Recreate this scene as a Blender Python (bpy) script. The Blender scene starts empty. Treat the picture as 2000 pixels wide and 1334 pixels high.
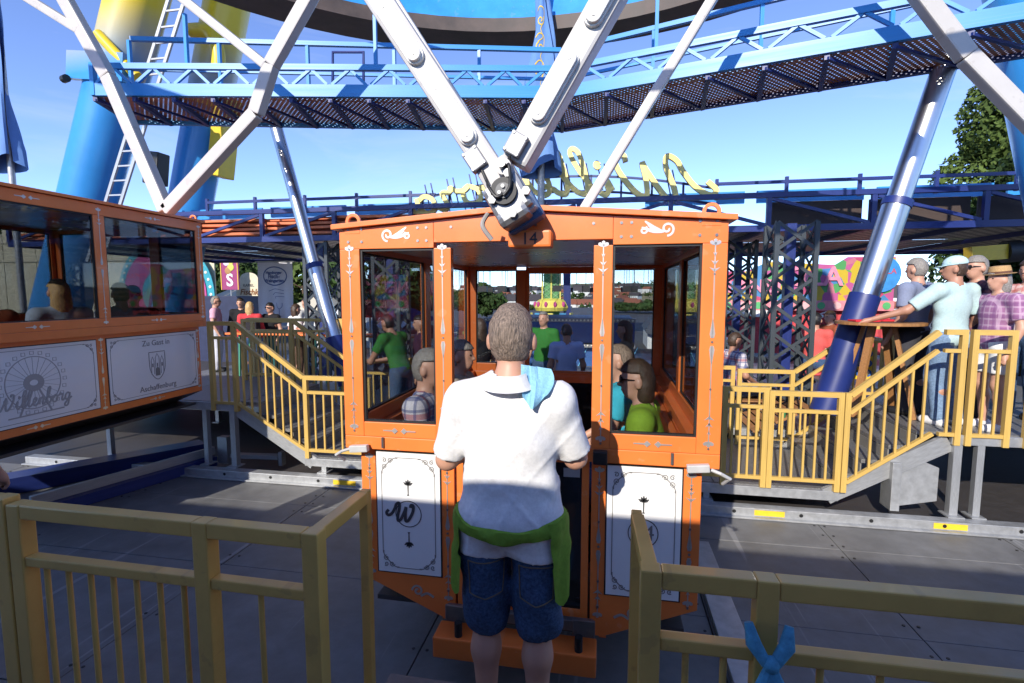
import bpy, bmesh, math, random
import numpy as np
from mathutils import Vector, Matrix, Quaternion
random.seed(7); np.random.seed(7)
R = math.radians
scene = bpy.context.scene
C = scene.collection

# ---------------------------------------------------------------- camera, world, sun, exposure
F_PX, PITCH, YAW, EYE = 1000.0, R(5.3), R(10.5), 1.88
cam_d = bpy.data.cameras.new('camera'); cam = bpy.data.objects.new('camera', cam_d); C.objects.link(cam)
cam.location = (0, 0, EYE); cam.rotation_euler = (R(90) - PITCH, 0, YAW)
cam_d.sensor_width = 36; cam_d.lens = 18.0; cam_d.clip_end = 9000; cam_d.clip_start = 0.05
scene.camera = cam
world = bpy.data.worlds.new('World'); scene.world = world; world.use_nodes = True
wn = world.node_tree; bg = wn.nodes['Background']
sky = wn.nodes.new('ShaderNodeTexSky'); sky.sky_type = 'NISHITA'; sky.sun_disc = False
SUN = Vector((.27, 1, -.56)).normalized()
sky.sun_elevation = R(28.4); sky.sun_rotation = math.atan2(-SUN.x, -SUN.y)
sky.air_density = .75; sky.dust_density = 0.0; sky.ozone_density = 4.0; sky.altitude = 1500
hs = wn.nodes.new('ShaderNodeHueSaturation'); hs.inputs['Saturation'].default_value = 1.0; hs.inputs['Hue'].default_value = .510; wn.links.new(sky.outputs[0], hs.inputs['Color']); 
wtc = wn.nodes.new('ShaderNodeTexCoord'); wmp = wn.nodes.new('ShaderNodeMapping'); wmp.inputs['Scale'].default_value = (1.2, 2.2, 6); wmp.inputs['Rotation'].default_value = (0, 0, .5); wn.links.new(wtc.outputs['Generated'], wmp.inputs[0])
wno = wn.nodes.new('ShaderNodeTexNoise'); wno.inputs['Scale'].default_value = 2.2; wno.inputs['Detail'].default_value = 8; wno.inputs['Roughness'].default_value = .6; wno.inputs['Distortion'].default_value = .8; wn.links.new(wmp.outputs[0], wno.inputs['Vector'])
wrp = wn.nodes.new('ShaderNodeValToRGB'); wrp.color_ramp.elements[0].position = .52; wrp.color_ramp.elements[0].color = (0, 0, 0, 1); wrp.color_ramp.elements[1].position = .8; wrp.color_ramp.elements[1].color = (.22, .22, .22, 1); wn.links.new(wno.outputs['Fac'], wrp.inputs[0])
wmx = wn.nodes.new('ShaderNodeMixRGB'); wn.links.new(wrp.outputs[0], wmx.inputs[0]); wn.links.new(hs.outputs[0], wmx.inputs[1]); wmx.inputs[2].default_value = (3.2, 3.3, 3.5, 1); wn.links.new(wmx.outputs[0], bg.inputs[0])
bg.inputs[1].default_value = 0.15
sun_d = bpy.data.lights.new('sun', 'SUN'); sun_d.energy = 2.9; sun_d.angle = R(.53); sun_d.color = (1, .93, .82)
sun = bpy.data.objects.new('sun', sun_d); C.objects.link(sun); sun.rotation_euler = SUN.to_track_quat('-Z', 'Y').to_euler()
scene.view_settings.view_transform = 'Standard'; scene.view_settings.look = 'None'
scene.view_settings.exposure = 1.14; scene.view_settings.gamma = 1

def at(px, py, X=None, Y=None, Z=None):
    xc = (px - 1000) / F_PX; yc = -(py - 667) / F_PX
    f = Vector((-math.sin(YAW) * math.cos(PITCH), math.cos(YAW) * math.cos(PITCH), -math.sin(PITCH)))
    r = Vector((math.cos(YAW), math.sin(YAW), 0)); u = r.cross(f)
    d = f + xc * r + yc * u
    t = Y / d.y if Y is not None else (X / d.x if X is not None else (Z - EYE) / d.z)
    return Vector((0, 0, EYE)) + t * d

# ---------------------------------------------------------------- materials
MATS = {}
def mat(name, col, rough=.5, metal=0., var=.12, scale=6., bump=0., spec=.5, coat=0., rvar=.1, dirt=0., stretch=None, emis=None):
    if name in MATS: return MATS[name]
    m = bpy.data.materials.new(name); m.use_nodes = True; nt = m.node_tree; b = nt.nodes['Principled BSDF']
    tc = nt.nodes.new('ShaderNodeTexCoord'); mp = nt.nodes.new('ShaderNodeMapping')
    nt.links.new(tc.outputs['Object'], mp.inputs[0])
    if stretch: mp.inputs['Scale'].default_value = stretch
    n = nt.nodes.new('ShaderNodeTexNoise'); n.inputs['Scale'].default_value = scale; n.inputs['Detail'].default_value = 6
    n.inputs['Roughness'].default_value = .62
    nt.links.new(mp.outputs[0], n.inputs['Vector'])
    r = nt.nodes.new('ShaderNodeValToRGB'); r.color_ramp.elements[0].position = .3; r.color_ramp.elements[1].position = .7
    c0 = [max(0, c * (1 - var)) for c in col]; c1 = [min(1, c * (1 + var)) for c in col]
    r.color_ramp.elements[0].color = (*c0, 1); r.color_ramp.elements[1].color = (*c1, 1)
    nt.links.new(n.outputs['Fac'], r.inputs[0]); out = r.outputs[0]
    if dirt:
        n2 = nt.nodes.new('ShaderNodeTexNoise'); n2.inputs['Scale'].default_value = 1.7; n2.inputs['Detail'].default_value = 9; n2.inputs['Roughness'].default_value = .7
        nt.links.new(mp.outputs[0], n2.inputs['Vector'])
        r2 = nt.nodes.new('ShaderNodeValToRGB'); r2.color_ramp.elements[0].position = .48; r2.color_ramp.elements[1].position = .75
        r2.color_ramp.elements[0].color = (0, 0, 0, 1); r2.color_ramp.elements[1].color = (dirt,) * 3 + (1,)
        mx = nt.nodes.new('ShaderNodeMixRGB'); mx.inputs[2].default_value = (col[0] * .35 + .02, col[1] * .35 + .018, col[2] * .35 + .015, 1)
        nt.links.new(n2.outputs['Fac'], r2.inputs[0]); nt.links.new(r2.outputs[0], mx.inputs[0]); nt.links.new(out, mx.inputs[1]); out = mx.outputs[0]
    nt.links.new(out, b.inputs['Base Color'])
    mr = nt.nodes.new('ShaderNodeMapRange'); mr.inputs[3].default_value = max(.03, rough - rvar); mr.inputs[4].default_value = min(1, rough + rvar)
    nt.links.new(n.outputs['Fac'], mr.inputs[0]); nt.links.new(mr.outputs[0], b.inputs['Roughness'])
    b.inputs['Metallic'].default_value = metal; b.inputs['Specular IOR Level'].default_value = spec
    if coat: b.inputs['Coat Weight'].default_value = coat; b.inputs['Coat Roughness'].default_value = .08
    if bump:
        bp = nt.nodes.new('ShaderNodeBump'); bp.inputs['Strength'].default_value = bump; bp.inputs['Distance'].default_value = .01
        nt.links.new(n.outputs['Fac'], bp.inputs['Height']); nt.links.new(bp.outputs[0], b.inputs['Normal'])
    if emis: b.inputs['Emission Color'].default_value = (*emis[:3], 1); b.inputs['Emission Strength'].default_value = emis[3]
    MATS[name] = m; return m

def glass_mat(name, tint, refl=.06):
    if name in MATS: return MATS[name]
    m = bpy.data.materials.new(name); m.use_nodes = True; nt = m.node_tree; nt.nodes.remove(nt.nodes['Principled BSDF'])
    tr = nt.nodes.new('ShaderNodeBsdfTransparent'); tr.inputs[0].default_value = (*tint, 1)
    gl = nt.nodes.new('ShaderNodeBsdfGlossy'); gl.inputs['Roughness'].default_value = .02
    lw = nt.nodes.new('ShaderNodeLayerWeight'); pw = nt.nodes.new('ShaderNodeMath'); pw.operation = 'POWER'; pw.inputs[1].default_value = 4.0
    nt.links.new(lw.outputs['Facing'], pw.inputs[0]); fr = nt.nodes.new('ShaderNodeMath'); fr.operation = 'MULTIPLY_ADD'; fr.inputs[1].default_value = .8; fr.inputs[2].default_value = refl * .5
    nt.links.new(pw.outputs[0], fr.inputs[0])
    mx = nt.nodes.new('ShaderNodeMixShader'); nt.links.new(fr.outputs[0], mx.inputs[0])
    nt.links.new(tr.outputs[0], mx.inputs[1]); nt.links.new(gl.outputs[0], mx.inputs[2])
    nt.links.new(mx.outputs[0], nt.nodes['Material Output'].inputs[0]); MATS[name] = m; return m

ORANGE = mat('orange_paint', (.80, .195, .04), .38, var=.07, scale=3, coat=.25, dirt=.22)
GOLD = mat('gold_paint', (.57, .375, .10), .42, var=.09, scale=4, coat=.2, dirt=.35)
BLUE = mat('blue_paint', (.03, .25, .62), .4, var=.10, scale=3, dirt=.25)
NAVY = mat('navy_paint', (.012, .026, .15), .42, var=.15, scale=3, dirt=.25)
WHITEP = mat('white_steel_paint', (.46, .44, .42), .42, var=.05, scale=4, dirt=.15)
PANELW = mat('white_panel', (.78, .78, .77), .22, var=.02, scale=2, coat=.4)
SILVER = mat('silver_foil', (.62, .60, .58), .38, metal=.75, var=.05)
INK = mat('grey_print', (.20, .19, .185), .5, var=.06)
INKD = mat('dark_print', (.06, .06, .065), .45, var=.06)
BLACK = mat('black_rubber', (.012, .012, .013), .5, var=.2)
GALV = mat('galvanised_steel', (.42, .43, .44), .45, metal=.55, var=.16, scale=14, dirt=.3)
CHROME = mat('polished_steel', (.60, .60, .60), .28, metal=1, var=.05, scale=2, rvar=.06, stretch=(1, 1, .05))
STEEL = mat('machined_steel', (.26, .26, .26), .42, metal=.85, var=.12, scale=20)
DARKM = mat('dark_underside', (.05, .045, .045), .5, var=.2, scale=5, dirt=.3)
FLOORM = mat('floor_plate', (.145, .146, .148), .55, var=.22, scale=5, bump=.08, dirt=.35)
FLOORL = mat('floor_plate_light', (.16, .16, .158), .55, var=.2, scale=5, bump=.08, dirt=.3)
def scratches(m, amt=.5, col=(.30, .30, .30)):
    nt = m.node_tree; b = nt.nodes['Principled BSDF']; src = b.inputs['Base Color'].links[0].from_socket
    for k, (rz_, sc_) in enumerate(((.5, 9), (-.9, 7), (1.4, 12))):
        tc = nt.nodes.new('ShaderNodeTexCoord'); mp = nt.nodes.new('ShaderNodeMapping'); mp.inputs['Rotation'].default_value = (0, 0, rz_); mp.inputs['Scale'].default_value = (1, .035, 1); nt.links.new(tc.outputs['Object'], mp.inputs[0])
        n = nt.nodes.new('ShaderNodeTexNoise'); n.inputs['Scale'].default_value = sc_; n.inputs['Detail'].default_value = 3; nt.links.new(mp.outputs[0], n.inputs['Vector'])
        r = nt.nodes.new('ShaderNodeValToRGB'); e = r.color_ramp.elements; e[0].position = .672; e[0].color = (0, 0, 0, 1); e[1].position = .70; e[1].color = (amt,) * 3 + (1,)
        nt.links.new(n.outputs['Fac'], r.inputs[0]); mx = nt.nodes.new('ShaderNodeMixRGB'); nt.links.new(r.outputs[0], mx.inputs[0]); nt.links.new(src, mx.inputs[1]); mx.inputs[2].default_value = (*col, 1); src = mx.outputs[0]
    nt.links.new(src, b.inputs['Base Color'])
scratches(FLOORM); scratches(FLOORL); scratches(ORANGE, .16, (.75, .42, .25)); scratches(GOLD, .25, (.25, .17, .07)); scratches(BLUE, .2, (.2, .3, .4)); scratches(WHITEP, .3, (.3, .27, .24))
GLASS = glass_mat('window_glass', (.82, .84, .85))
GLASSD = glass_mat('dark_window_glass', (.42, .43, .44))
YELLOWP = mat('yellow_paint', (.75, .5, .03), .4, var=.1, dirt=.2)

# ---------------------------------------------------------------- mesh helpers
def pset(o, label=None, cat=None, group=None, kind=None):
    if label: o['label'] = label
    if cat: o['category'] = cat
    if group: o['group'] = group
    if kind: o['kind'] = kind
    return o
def wm(o): return o.matrix_basis.copy()
def link(name, me, parent=None, mtx=None):
    o = bpy.data.objects.new(name, me); C.objects.link(o)
    if mtx is not None: o.matrix_basis = mtx
    if parent is not None:
        o.parent = parent; o.matrix_parent_inverse = wm(parent).inverted()
    return o
def empty(name, loc, rz=0, label=None, cat=None, group=None):
    o = bpy.data.objects.new(name, None); C.objects.link(o); o.empty_display_size = .1
    o.location = loc; o.rotation_euler = (0, 0, rz)
    return pset(o, label, cat, group)

class MB:
    def __init__(s): s.v = []; s.f = []
    def add(s, vs, fs):
        b = len(s.v); s.v += [tuple(p) for p in vs]; s.f += [tuple(b + i for i in f) for f in fs]; return s
    def box(s, c, d, rot=None):
        hx, hy, hz = d[0] / 2, d[1] / 2, d[2] / 2
        P = [Vector((x, y, z)) for x in (-hx, hx) for y in (-hy, hy) for z in (-hz, hz)]
        if rot is not None: P = [rot @ p for p in P]
        c = Vector(c)
        return s.add([p + c for p in P], [(0, 1, 3, 2), (4, 6, 7, 5), (0, 4, 5, 1), (2, 3, 7, 6), (0, 2, 6, 4), (1, 5, 7, 3)])
    def bb(s, x0, x1, y0, y1, z0, z1): return s.box(((x0 + x1) / 2, (y0 + y1) / 2, (z0 + z1) / 2), (abs(x1 - x0), abs(y1 - y0), abs(z1 - z0)))
    def beam(s, p0, p1, w, h, up=(0, 0, 1)):
        p0, p1 = Vector(p0), Vector(p1); d = (p1 - p0); L = d.length; d = d / L
        up = Vector(up)
        if abs(d.dot(up)) > .98: up = Vector((0, 1, 0))
        x = d.cross(up).normalized(); z = x.cross(d).normalized()
        m = Matrix((x, d, z)).transposed()
        return s.box((p0 + p1) / 2, (w, L, h), m)
    def tube(s, pts, r, n=12, cap=True, radii=None):
        pts = [Vector(p) for p in pts]; k = len(pts); base = len(s.v)
        prev = None
        for i, p in enumerate(pts):
            d = (pts[min(i + 1, k - 1)] - pts[max(i - 1, 0)]).normalized()
            if prev is None:
                a = Vector((0, 0, 1)) if abs(d.z) < .9 else Vector((1, 0, 0))
                x = d.cross(a).normalized()
            else: x = (prev - d * prev.dot(d)).normalized()
            prev = x; y = d.cross(x); rr = radii[i] if radii else r
            for j in range(n):
                t = 2 * math.pi * j / n; s.v.append(tuple(p + (x * math.cos(t) + y * math.sin(t)) * rr))
        for i in range(k - 1):
            for j in range(n):
                a = base + i * n + j; b = base + i * n + (j + 1) % n
                s.f.append((a, b, b + n, a + n))
        if cap:
            s.f.append(tuple(base + j for j in reversed(range(n)))); s.f.append(tuple(base + (k - 1) * n + j for j in range(n)))
        return s
    def prism(s, poly, fn, t):
        """poly: 2D points; fn maps (a,b,depth)->xyz; t thickness"""
        n = len(poly)
        s.add([fn(a, b, 0) for a, b in poly] + [fn(a, b, t) for a, b in poly],
              [tuple(reversed(range(n))), tuple(range(n, 2 * n))] + [(i, (i + 1) % n, n + (i + 1) % n, n + i) for i in range(n)])
        return s
    def ribbon(s, pts, w, fn, t, closed=False):
        P = [Vector((p[0], p[1])) for p in pts]; k = len(P); L = []; Rr = []
        for i in range(k):
            a = P[i - 1] if (i > 0 or closed) else P[i]; b = P[(i + 1) % k] if (i < k - 1 or closed) else P[i]
            d = (b - a); d = d / (d.length or 1); nrm = Vector((-d.y, d.x)); ww = w[i] if hasattr(w, '__len__') else w
            L.append(P[i] + nrm * ww / 2); Rr.append(P[i] - nrm * ww / 2)
        base = len(s.v)
        for i in range(k):
            e = i * t * .012
            s.v += [tuple(fn(L[i].x, L[i].y, 0)), tuple(fn(Rr[i].x, Rr[i].y, 0)), tuple(fn(L[i].x, L[i].y, t + e)), tuple(fn(Rr[i].x, Rr[i].y, t + e))]
        m = k if closed else k - 1
        for i in range(m):
            a = base + 4 * i; b = base + 4 * ((i + 1) % k)
            s.f += [(a + 2, b + 2, b + 3, a + 3), (a, a + 1, b + 1, b), (a, b, b + 2, a + 2), (a + 1, a + 3, b + 3, b + 1)]
        if not closed:
            a = base; b = base + 4 * (k - 1); s.f += [(a, a + 2, a + 3, a + 1), (b, b + 1, b + 3, b + 2)]
        return s
    def ell(s, c, r, n=10, m=7, rot=None):
        c = Vector(c); base = len(s.v); vs = []
        for i in range(m + 1):
            ph = math.pi * i / m
            for j in range(n):
                th = 2 * math.pi * j / n
                p = Vector((r[0] * math.sin(ph) * math.cos(th), r[1] * math.sin(ph) * math.sin(th), r[2] * math.cos(ph)))
                if rot is not None: p = rot @ p
                vs.append(c + p)
        fs = [(i * n + j, (i + 1) * n + j, (i + 1) * n + (j + 1) % n, i * n + (j + 1) % n) for i in range(m) for j in range(n)]
        return s.add(vs, fs)
    def build(s, name, m, parent=None, bevel=0, smooth=False, seg=2):
        me = bpy.data.meshes.new(name); me.from_pydata(s.v, [], s.f); me.materials.append(m)
        bm = bmesh.new(); bm.from_mesh(me)
        bmesh.ops.remove_doubles(bm, verts=bm.verts, dist=1e-6)
        bmesh.ops.recalc_face_normals(bm, faces=bm.faces)
        if bevel: bmesh.ops.bevel(bm, geom=[e for e in bm.edges if len(e.link_faces) == 2 and e.calc_face_angle(0) > .5], offset=bevel, segments=seg, profile=.6, affect='EDGES', clamp_overlap=True)
        bm.to_mesh(me); bm.free()
        if smooth:
            for p in me.polygons: p.use_smooth = True
            try: me.set_sharp_from_angle(angle=R(40))
            except Exception: pass
        return link(name, me, parent)

_UC = {}
def bar(name, p0, p1, w, h, m, parent, up=(0, 0, 1), bevel=0):
    """one straight square bar as its own object; far bars share a unit cube, near ones are bevelled"""
    if bevel:
        return MB().beam(p0, p1, w, h, up).build(name, m, parent, bevel)
    key = m.name
    if key not in _UC:
        me = bpy.data.meshes.new('bar'); q = MB().box((0, 0, 0), (1, 1, 1)); me.from_pydata(q.v, [], q.f); me.materials.append(m); _UC[key] = me
    p0, p1 = Vector(p0), Vector(p1); d = p1 - p0; L = d.length; d = d / L; up = Vector(up)
    if abs(d.dot(up)) > .98: up = Vector((0, 1, 0))
    x = d.cross(up).normalized(); z = x.cross(d).normalized()
    mt = Matrix((x, d, z)).transposed().to_4x4() @ Matrix.Diagonal((w, L, h, 1))
    mt.translation = (p0 + p1) / 2
    return link(name, _UC[key], parent, mt)
def rod(name, p0, p1, r, m, parent, n=8):
    return MB().tube([p0, p1], r, n).build(name, m, parent, smooth=True)
def copy_tree(o, parent=None):
    c = o.copy(); C.objects.link(c)
    if parent is not None:
        mpi = o.matrix_parent_inverse.copy(); c.parent = parent; c.matrix_parent_inverse = mpi
    for ch in o.children: copy_tree(ch, c)
    return c
def text_mesh(txt, size, ext=.002, shear=0., bold=0.):
    cu = bpy.data.curves.new('t', 'FONT'); cu.body = txt; cu.size = size; cu.align_x = 'CENTER'; cu.align_y = 'CENTER'; cu.extrude = ext; cu.shear = shear; cu.offset = bold
    cu.resolution_u = 3
    o = bpy.data.objects.new('t', cu); C.objects.link(o); bpy.context.view_layer.update()
    me = bpy.data.meshes.new_from_object(o.evaluated_get(bpy.context.evaluated_depsgraph_get()))
    bpy.data.objects.remove(o); return me
def text(name, txt, size, mtx, m, parent, ext=.0015, shear=0., bold=0.):
    me = text_mesh(txt, size, ext, shear, bold); me.materials.clear(); me.materials.append(m)
    return link(name, me, parent, mtx)
def face_mtx(o, ax, up=(0, 0, 1)):
    """text placed at o, reading along ax, standing up"""
    ax = Vector(ax).normalized(); up = Vector(up); n = ax.cross(up).normalized()
    m = Matrix((ax, up, n)).transposed().to_4x4(); m.translation = Vector(o); return m
def catmull(pts, n=6, closed=False):
    P = [np.array(p, float) for p in pts]; out = []; k = len(P)
    rng = range(k) if closed else range(k - 1)
    for i in rng:
        p0 = P[i - 1] if (i > 0 or closed) else P[0]; p1 = P[i]; p2 = P[(i + 1) % k]; p3 = P[(i + 2) % k] if (i + 2 < k or closed) else P[-1]
        for j in range(n):
            t = j / n
            out.append(tuple(.5 * (2 * p1 + (p2 - p0) * t + (2 * p0 - 5 * p1 + 4 * p2 - p3) * t * t + (3 * p1 - p0 - 3 * p2 + p3) * t ** 3)))
    if not closed: out.append(tuple(P[-1]))
    return out
def spiral(cx, cz, r, turns, a0, sgn=1, n=22):
    return [(cx + r * (1 - .8 * i / n) * math.cos(a0 + sgn * 2 * math.pi * turns * i / n), cz + r * (1 - .8 * i / n) * math.sin(a0 + sgn * 2 * math.pi * turns * i / n)) for i in range(n + 1)]
# script lettering used on the panels and on the roof sign: strokes per letter, then advance
SCRIPT = {
 'W': ([[(-.5, .62), (-.62, .45), (-.5, .3), (-.28, .42), (-.12, .75), (-.05, 1.0), (.1, 1.08), (.16, .8), (.1, .3), (.14, .02), (.3, .1), (.5, .62), (.56, .85), (.56, .4), (.62, .03), (.8, .12), (1.0, .6), (1.0, .95), (.86, 1.0), (.84, .85)]], 1.18),
 'i': ([[(0, .12), (.1, .5), (.08, .12), (.16, .0), (.32, .14)], [(.14, .74), (.17, .80), (.2, .74), (.17, .69), (.14, .74)]], .32),
 'l': ([[(0, .12), (.16, .5), (.28, 1.0), (.22, 1.16), (.12, 1.0), (.1, .35), (.16, .02), (.3, .05), (.36, .14)]], .36),
 'e': ([[(0, .14), (.2, .28), (.26, .46), (.16, .54), (.07, .36), (.1, .08), (.24, .0), (.38, .14)]], .38),
 'n': ([[(0, .14), (.1, .48), (.1, .02), (.12, .3), (.26, .5), (.34, .4), (.32, .08), (.4, .0), (.5, .14)]], .5),
 'b': ([[(0, .14), (.16, .5), (.26, 1.0), (.2, 1.14), (.11, .95), (.09, .2), (.18, .0), (.34, .1), (.36, .36), (.24, .46), (.3, .36), (.46, .4)]], .46),
 'o': ([[(.2, .5), (.04, .36), (.04, .1), (.18, .0), (.32, .12), (.32, .38), (.2, .5), (.3, .4), (.46, .42)]], .44),
 'r': ([[(0, .4), (.1, .56), (.14, .44), (.28, .46), (.24, .12), (.32, .0), (.44, .14)]], .44),
 'g': ([[(.32, .42), (.18, .5), (.04, .34), (.06, .08), (.2, .02), (.32, .2), (.34, .48), (.32, .0), (.26, -.38), (.1, -.44), (.04, -.28), (.2, -.08), (.5, .16)]], .5)}
def script(mb, word, fn, size, w, t, slant=.25):
    x = 0; total = sum(SCRIPT[c][1] for c in word); x = -total / 2
    for c in word:
        st, adv = SCRIPT[c]
        for s_ in st:
            pts = [((x + a + slant * b) * size, b * size) for a, b in catmull(s_, 5)]
            mb.ribbon(pts, w, fn, t)
        x += adv
    return mb
# ================================================================ SETTING
FZ = -.35
g = MB(); g.tube([(0, 0, -.9), (0, 0, -.62)], 96, 48)
ground = g.build('ground', mat('ground_asphalt', (.07, .068, .064), .8, var=.25, scale=2, bump=.1)); pset(ground, kind='structure')
# ride floor made of steel plates
fl = empty('ride_floor', (0, 3, FZ)); pset(fl, kind='structure')
MB().bb(-14, 12, -5, 20, -.6, FZ - .03).build('floor_base', DARKM, fl)
xs = [-9.6, -7.4, -5.2, -3.1, -1.12, .72, 2.05, 3.6, 5.2, 7.0, 9.2]; ysx = [-2.2, .6, 2.2, 3.55, 4.75, 5.28]
for i in range(len(xs) - 1):
    for j in range(len(ysx) - 1):
        dz = random.uniform(-.002, .002); pale_lane = (i == 4)  # plates of the boarding lane under the gondola are a paler grey
        MB().bb(xs[i] + .004, xs[i + 1] - .004, ysx[j] + .004, ysx[j + 1] - .004, FZ - .03, FZ + dz).build('floor_plate', FLOORL if pale_lane else FLOORM, fl, bevel=.002, seg=1)
for k in range(60):       # plate screws
    i = random.randrange(len(xs)); 
sc_ = MB()
for i in range(1, len(xs) - 1):
    for j in range(len(ysx) - 1):
        for t in (.12, .5, .88):
            y = ysx[j] + (ysx[j + 1] - ysx[j]) * t
            for s in (-.045, .045): sc_.tube([(xs[i] + s, y, FZ - .01), (xs[i] + s, y, FZ + .0035)], .011, 8)
pset(sc_.build('screws', BLACK, fl), kind='stuff')
for (x, y) in ((1.62, 2.62), (1.84, 2.58)):
    MB().tube([(x, y, FZ - .01), (x, y, FZ + .005)], .05, 20).build('floor_socket', NAVY, fl)
# galvanised channel along the boarding lane and the long floor beam in front of the stairs
MB().bb(.74, .92, 2.2, 4.6, FZ + .003, FZ + .045).build('channel_cover', GALV, fl, bevel=.004)
# boarding platform under the camera (the gate fences stand on it)
bp = MB().bb(-9, 9, -6, 1.68, -.34, 0).build('boarding_platform', FLOORM, None, bevel=.006); pset(bp, kind='structure')
MB().bb(-1.03, .16, 1.684, 2.24, -.34, -.002).build('boarding_step', FLOORM, bp, bevel=.006)
for (x0, x1) in ((-7.5, -.6), (-.45, 7.2)):
    b_ = empty('floor_beam', ((x0 + x1) / 2, 5.34, FZ), 0, 'long galvanised beam with yellow marks lying on the floor before the stairs, ' + ('left run' if x0 < -3 else 'right run'), 'beam')
    MB().bb(x0, x1, 5.29, 5.41, FZ + .004, FZ + .1).build('beam_body', GALV, b_, bevel=.006)
    MB().bb(x0, x1, 5.24, 5.29, FZ + .004, FZ + .02).build('beam_flange', GALV, b_, bevel=.003)
    for xm in ([-2.95] if x0 < -3 else [1.62, 3.2]):
        MB().bb(xm - .14, xm + .14, 5.287, 5.2895, FZ + .03, FZ + .085).build('yellow_mark', YELLOWP, b_)
    for xm in np.arange(x0 + .5, x1, .62):
        MB().tube([(xm, 5.2885, FZ + .06), (xm, 5.285, FZ + .06)], .018, 10).build('beam_hole', BLACK, b_)

# ================================================================ FENCES
def rail_panel(root, a, b, za, zb, ba, bb_, n, m=GOLD, w=.05, posts=(1, 1), mid=.2, bal=.02, bevel=0, bot=.1, postw=None):
    a = Vector(a); b = Vector(b); pw = postw or w
    A = lambda z: Vector((a.x, a.y, z)); B = lambda z: Vector((b.x, b.y, z))
    if posts[0]: bar('post', A(ba), A(za), pw, pw, m, root, bevel=bevel)
    if posts[1]: bar('post', B(bb_), B(zb), pw, pw, m, root, bevel=bevel)
    d = (b - a).normalized().to_3d() * (pw / 2)
    if bevel: d = d * 1.0
    bar('top_rail', A(za - w / 2) + d, B(zb - w / 2) - d, w * .98, w, m, root, bevel=bevel)
    bar('mid_rail', A(za - mid) + d, B(zb - mid) - d, w * .8, w * .7, m, root, bevel=bevel)
    bar('bottom_rail', A(ba + bot) + d, B(bb_ + bot) - d, w * .8, w * .7, m, root, bevel=bevel)
    for i in range(n):
        t = (i + 1) / (n + 1); p = a.lerp(b, t)
        z0 = ba + (bb_ - ba) * t + bot; z1 = za + (zb - za) * t - mid
        if bevel: rod('baluster', (p.x, p.y, z0), (p.x, p.y, z1), bal / 2, m, root, 10)
        else: bar('baluster', (p.x, p.y, z0), (p.x, p.y, z1), bal, bal, m, root)

# foreground gate fences
f1 = empty('gate_fence', (-1.6, 1.58, 0), 0, 'gold gate fence left of the man in the white shirt, with corner return', 'fence', 'gold gate fences at the boarding gap')
rail_panel(f1, (-2.30, 1.59), (-1.45, 1.585), 1.05, 1.05, 0, 0, 7, w=.058, mid=.235, bal=.021, bevel=.006, postw=.062)
rail_panel(f1, (-1.45, 1.585), (-1.005, 1.58), 1.05, 1.05, 0, 0, 1, w=.058, mid=.235, bal=.021, bevel=.006, posts=(0, 1), postw=.062)
rail_panel(f1, (-1.005, 1.58), (-1.0, 1.96), 1.05, 1.05, 0, 0, 2, w=.05, mid=1.0 - .12, bal=.021, bevel=.005, posts=(0, 1), postw=.04)
f1b = empty('gate_fence', (-3.3, 1.6, 0), 0, 'gold gate fence beside the striped sleeve, its end post touching the next fence', 'fence', 'gold gate fences at the boarding gap')
rail_panel(f1b, (-4.2, 1.60), (-2.375, 1.592), 1.07, 1.07, 0, 0, 12, w=.058, mid=.235, bal=.021, bevel=.006, postw=.066)
f2 = empty('gate_fence', (.8, 1.55, 0), 0, 'gold gate fence with blue cloth knotted on it, right of the boarding gap', 'fence', 'gold gate fences at the boarding gap')
rail_panel(f2, (.145, 1.55), (.475, 1.552), 1.05, 1.05, 0, 0, 2, w=.058, mid=.235, bal=.021, bevel=.006, postw=.062)
rail_panel(f2, (.475, 1.552), (1.75, 1.56), 1.05, 1.05, 0, 0, 7, w=.058, mid=.235, bal=.021, bevel=.006, posts=(0, 1), postw=.062)
rail_panel(f2, (.145, 1.55), (.125, 1.95), 1.05, 1.05, 0, 0, 2, w=.05, mid=1.0 - .12, bal=.021, bevel=.005, posts=(0, 1), postw=.04)
# knotted cloth
kc = MB(); p = Vector((.475, 1.51, .83))
for s in (-1, 1):
    kc.tube([p + Vector((s * .055, .0, .10)), p + Vector((s * .045, -.02, .05)), p + Vector((s * .012, -.03, 0))], .02, 10, radii=[.012, .022, .016])
kc.ell(p + Vector((0, -.035, 0)), (.024, .022, .026))
for k, (dx, L) in enumerate(((-.05, .16), (-.02, .2), (.015, .19), (.05, .17))):
    kc.tube([p + Vector((0, -.03, 0)), p + Vector((dx * .6, -.05, -L * .5)), p + Vector((dx * 1.5, -.045, -L))], .02, 8, radii=[.012, .024, .03])
pset(kc.build('tied_cloth', mat('blue_cloth', (.07, .28, .42), .8, var=.3, scale=40, bump=.5), None, smooth=True), 'blue cloth knotted round the post of the gold fence', 'cloth')

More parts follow.
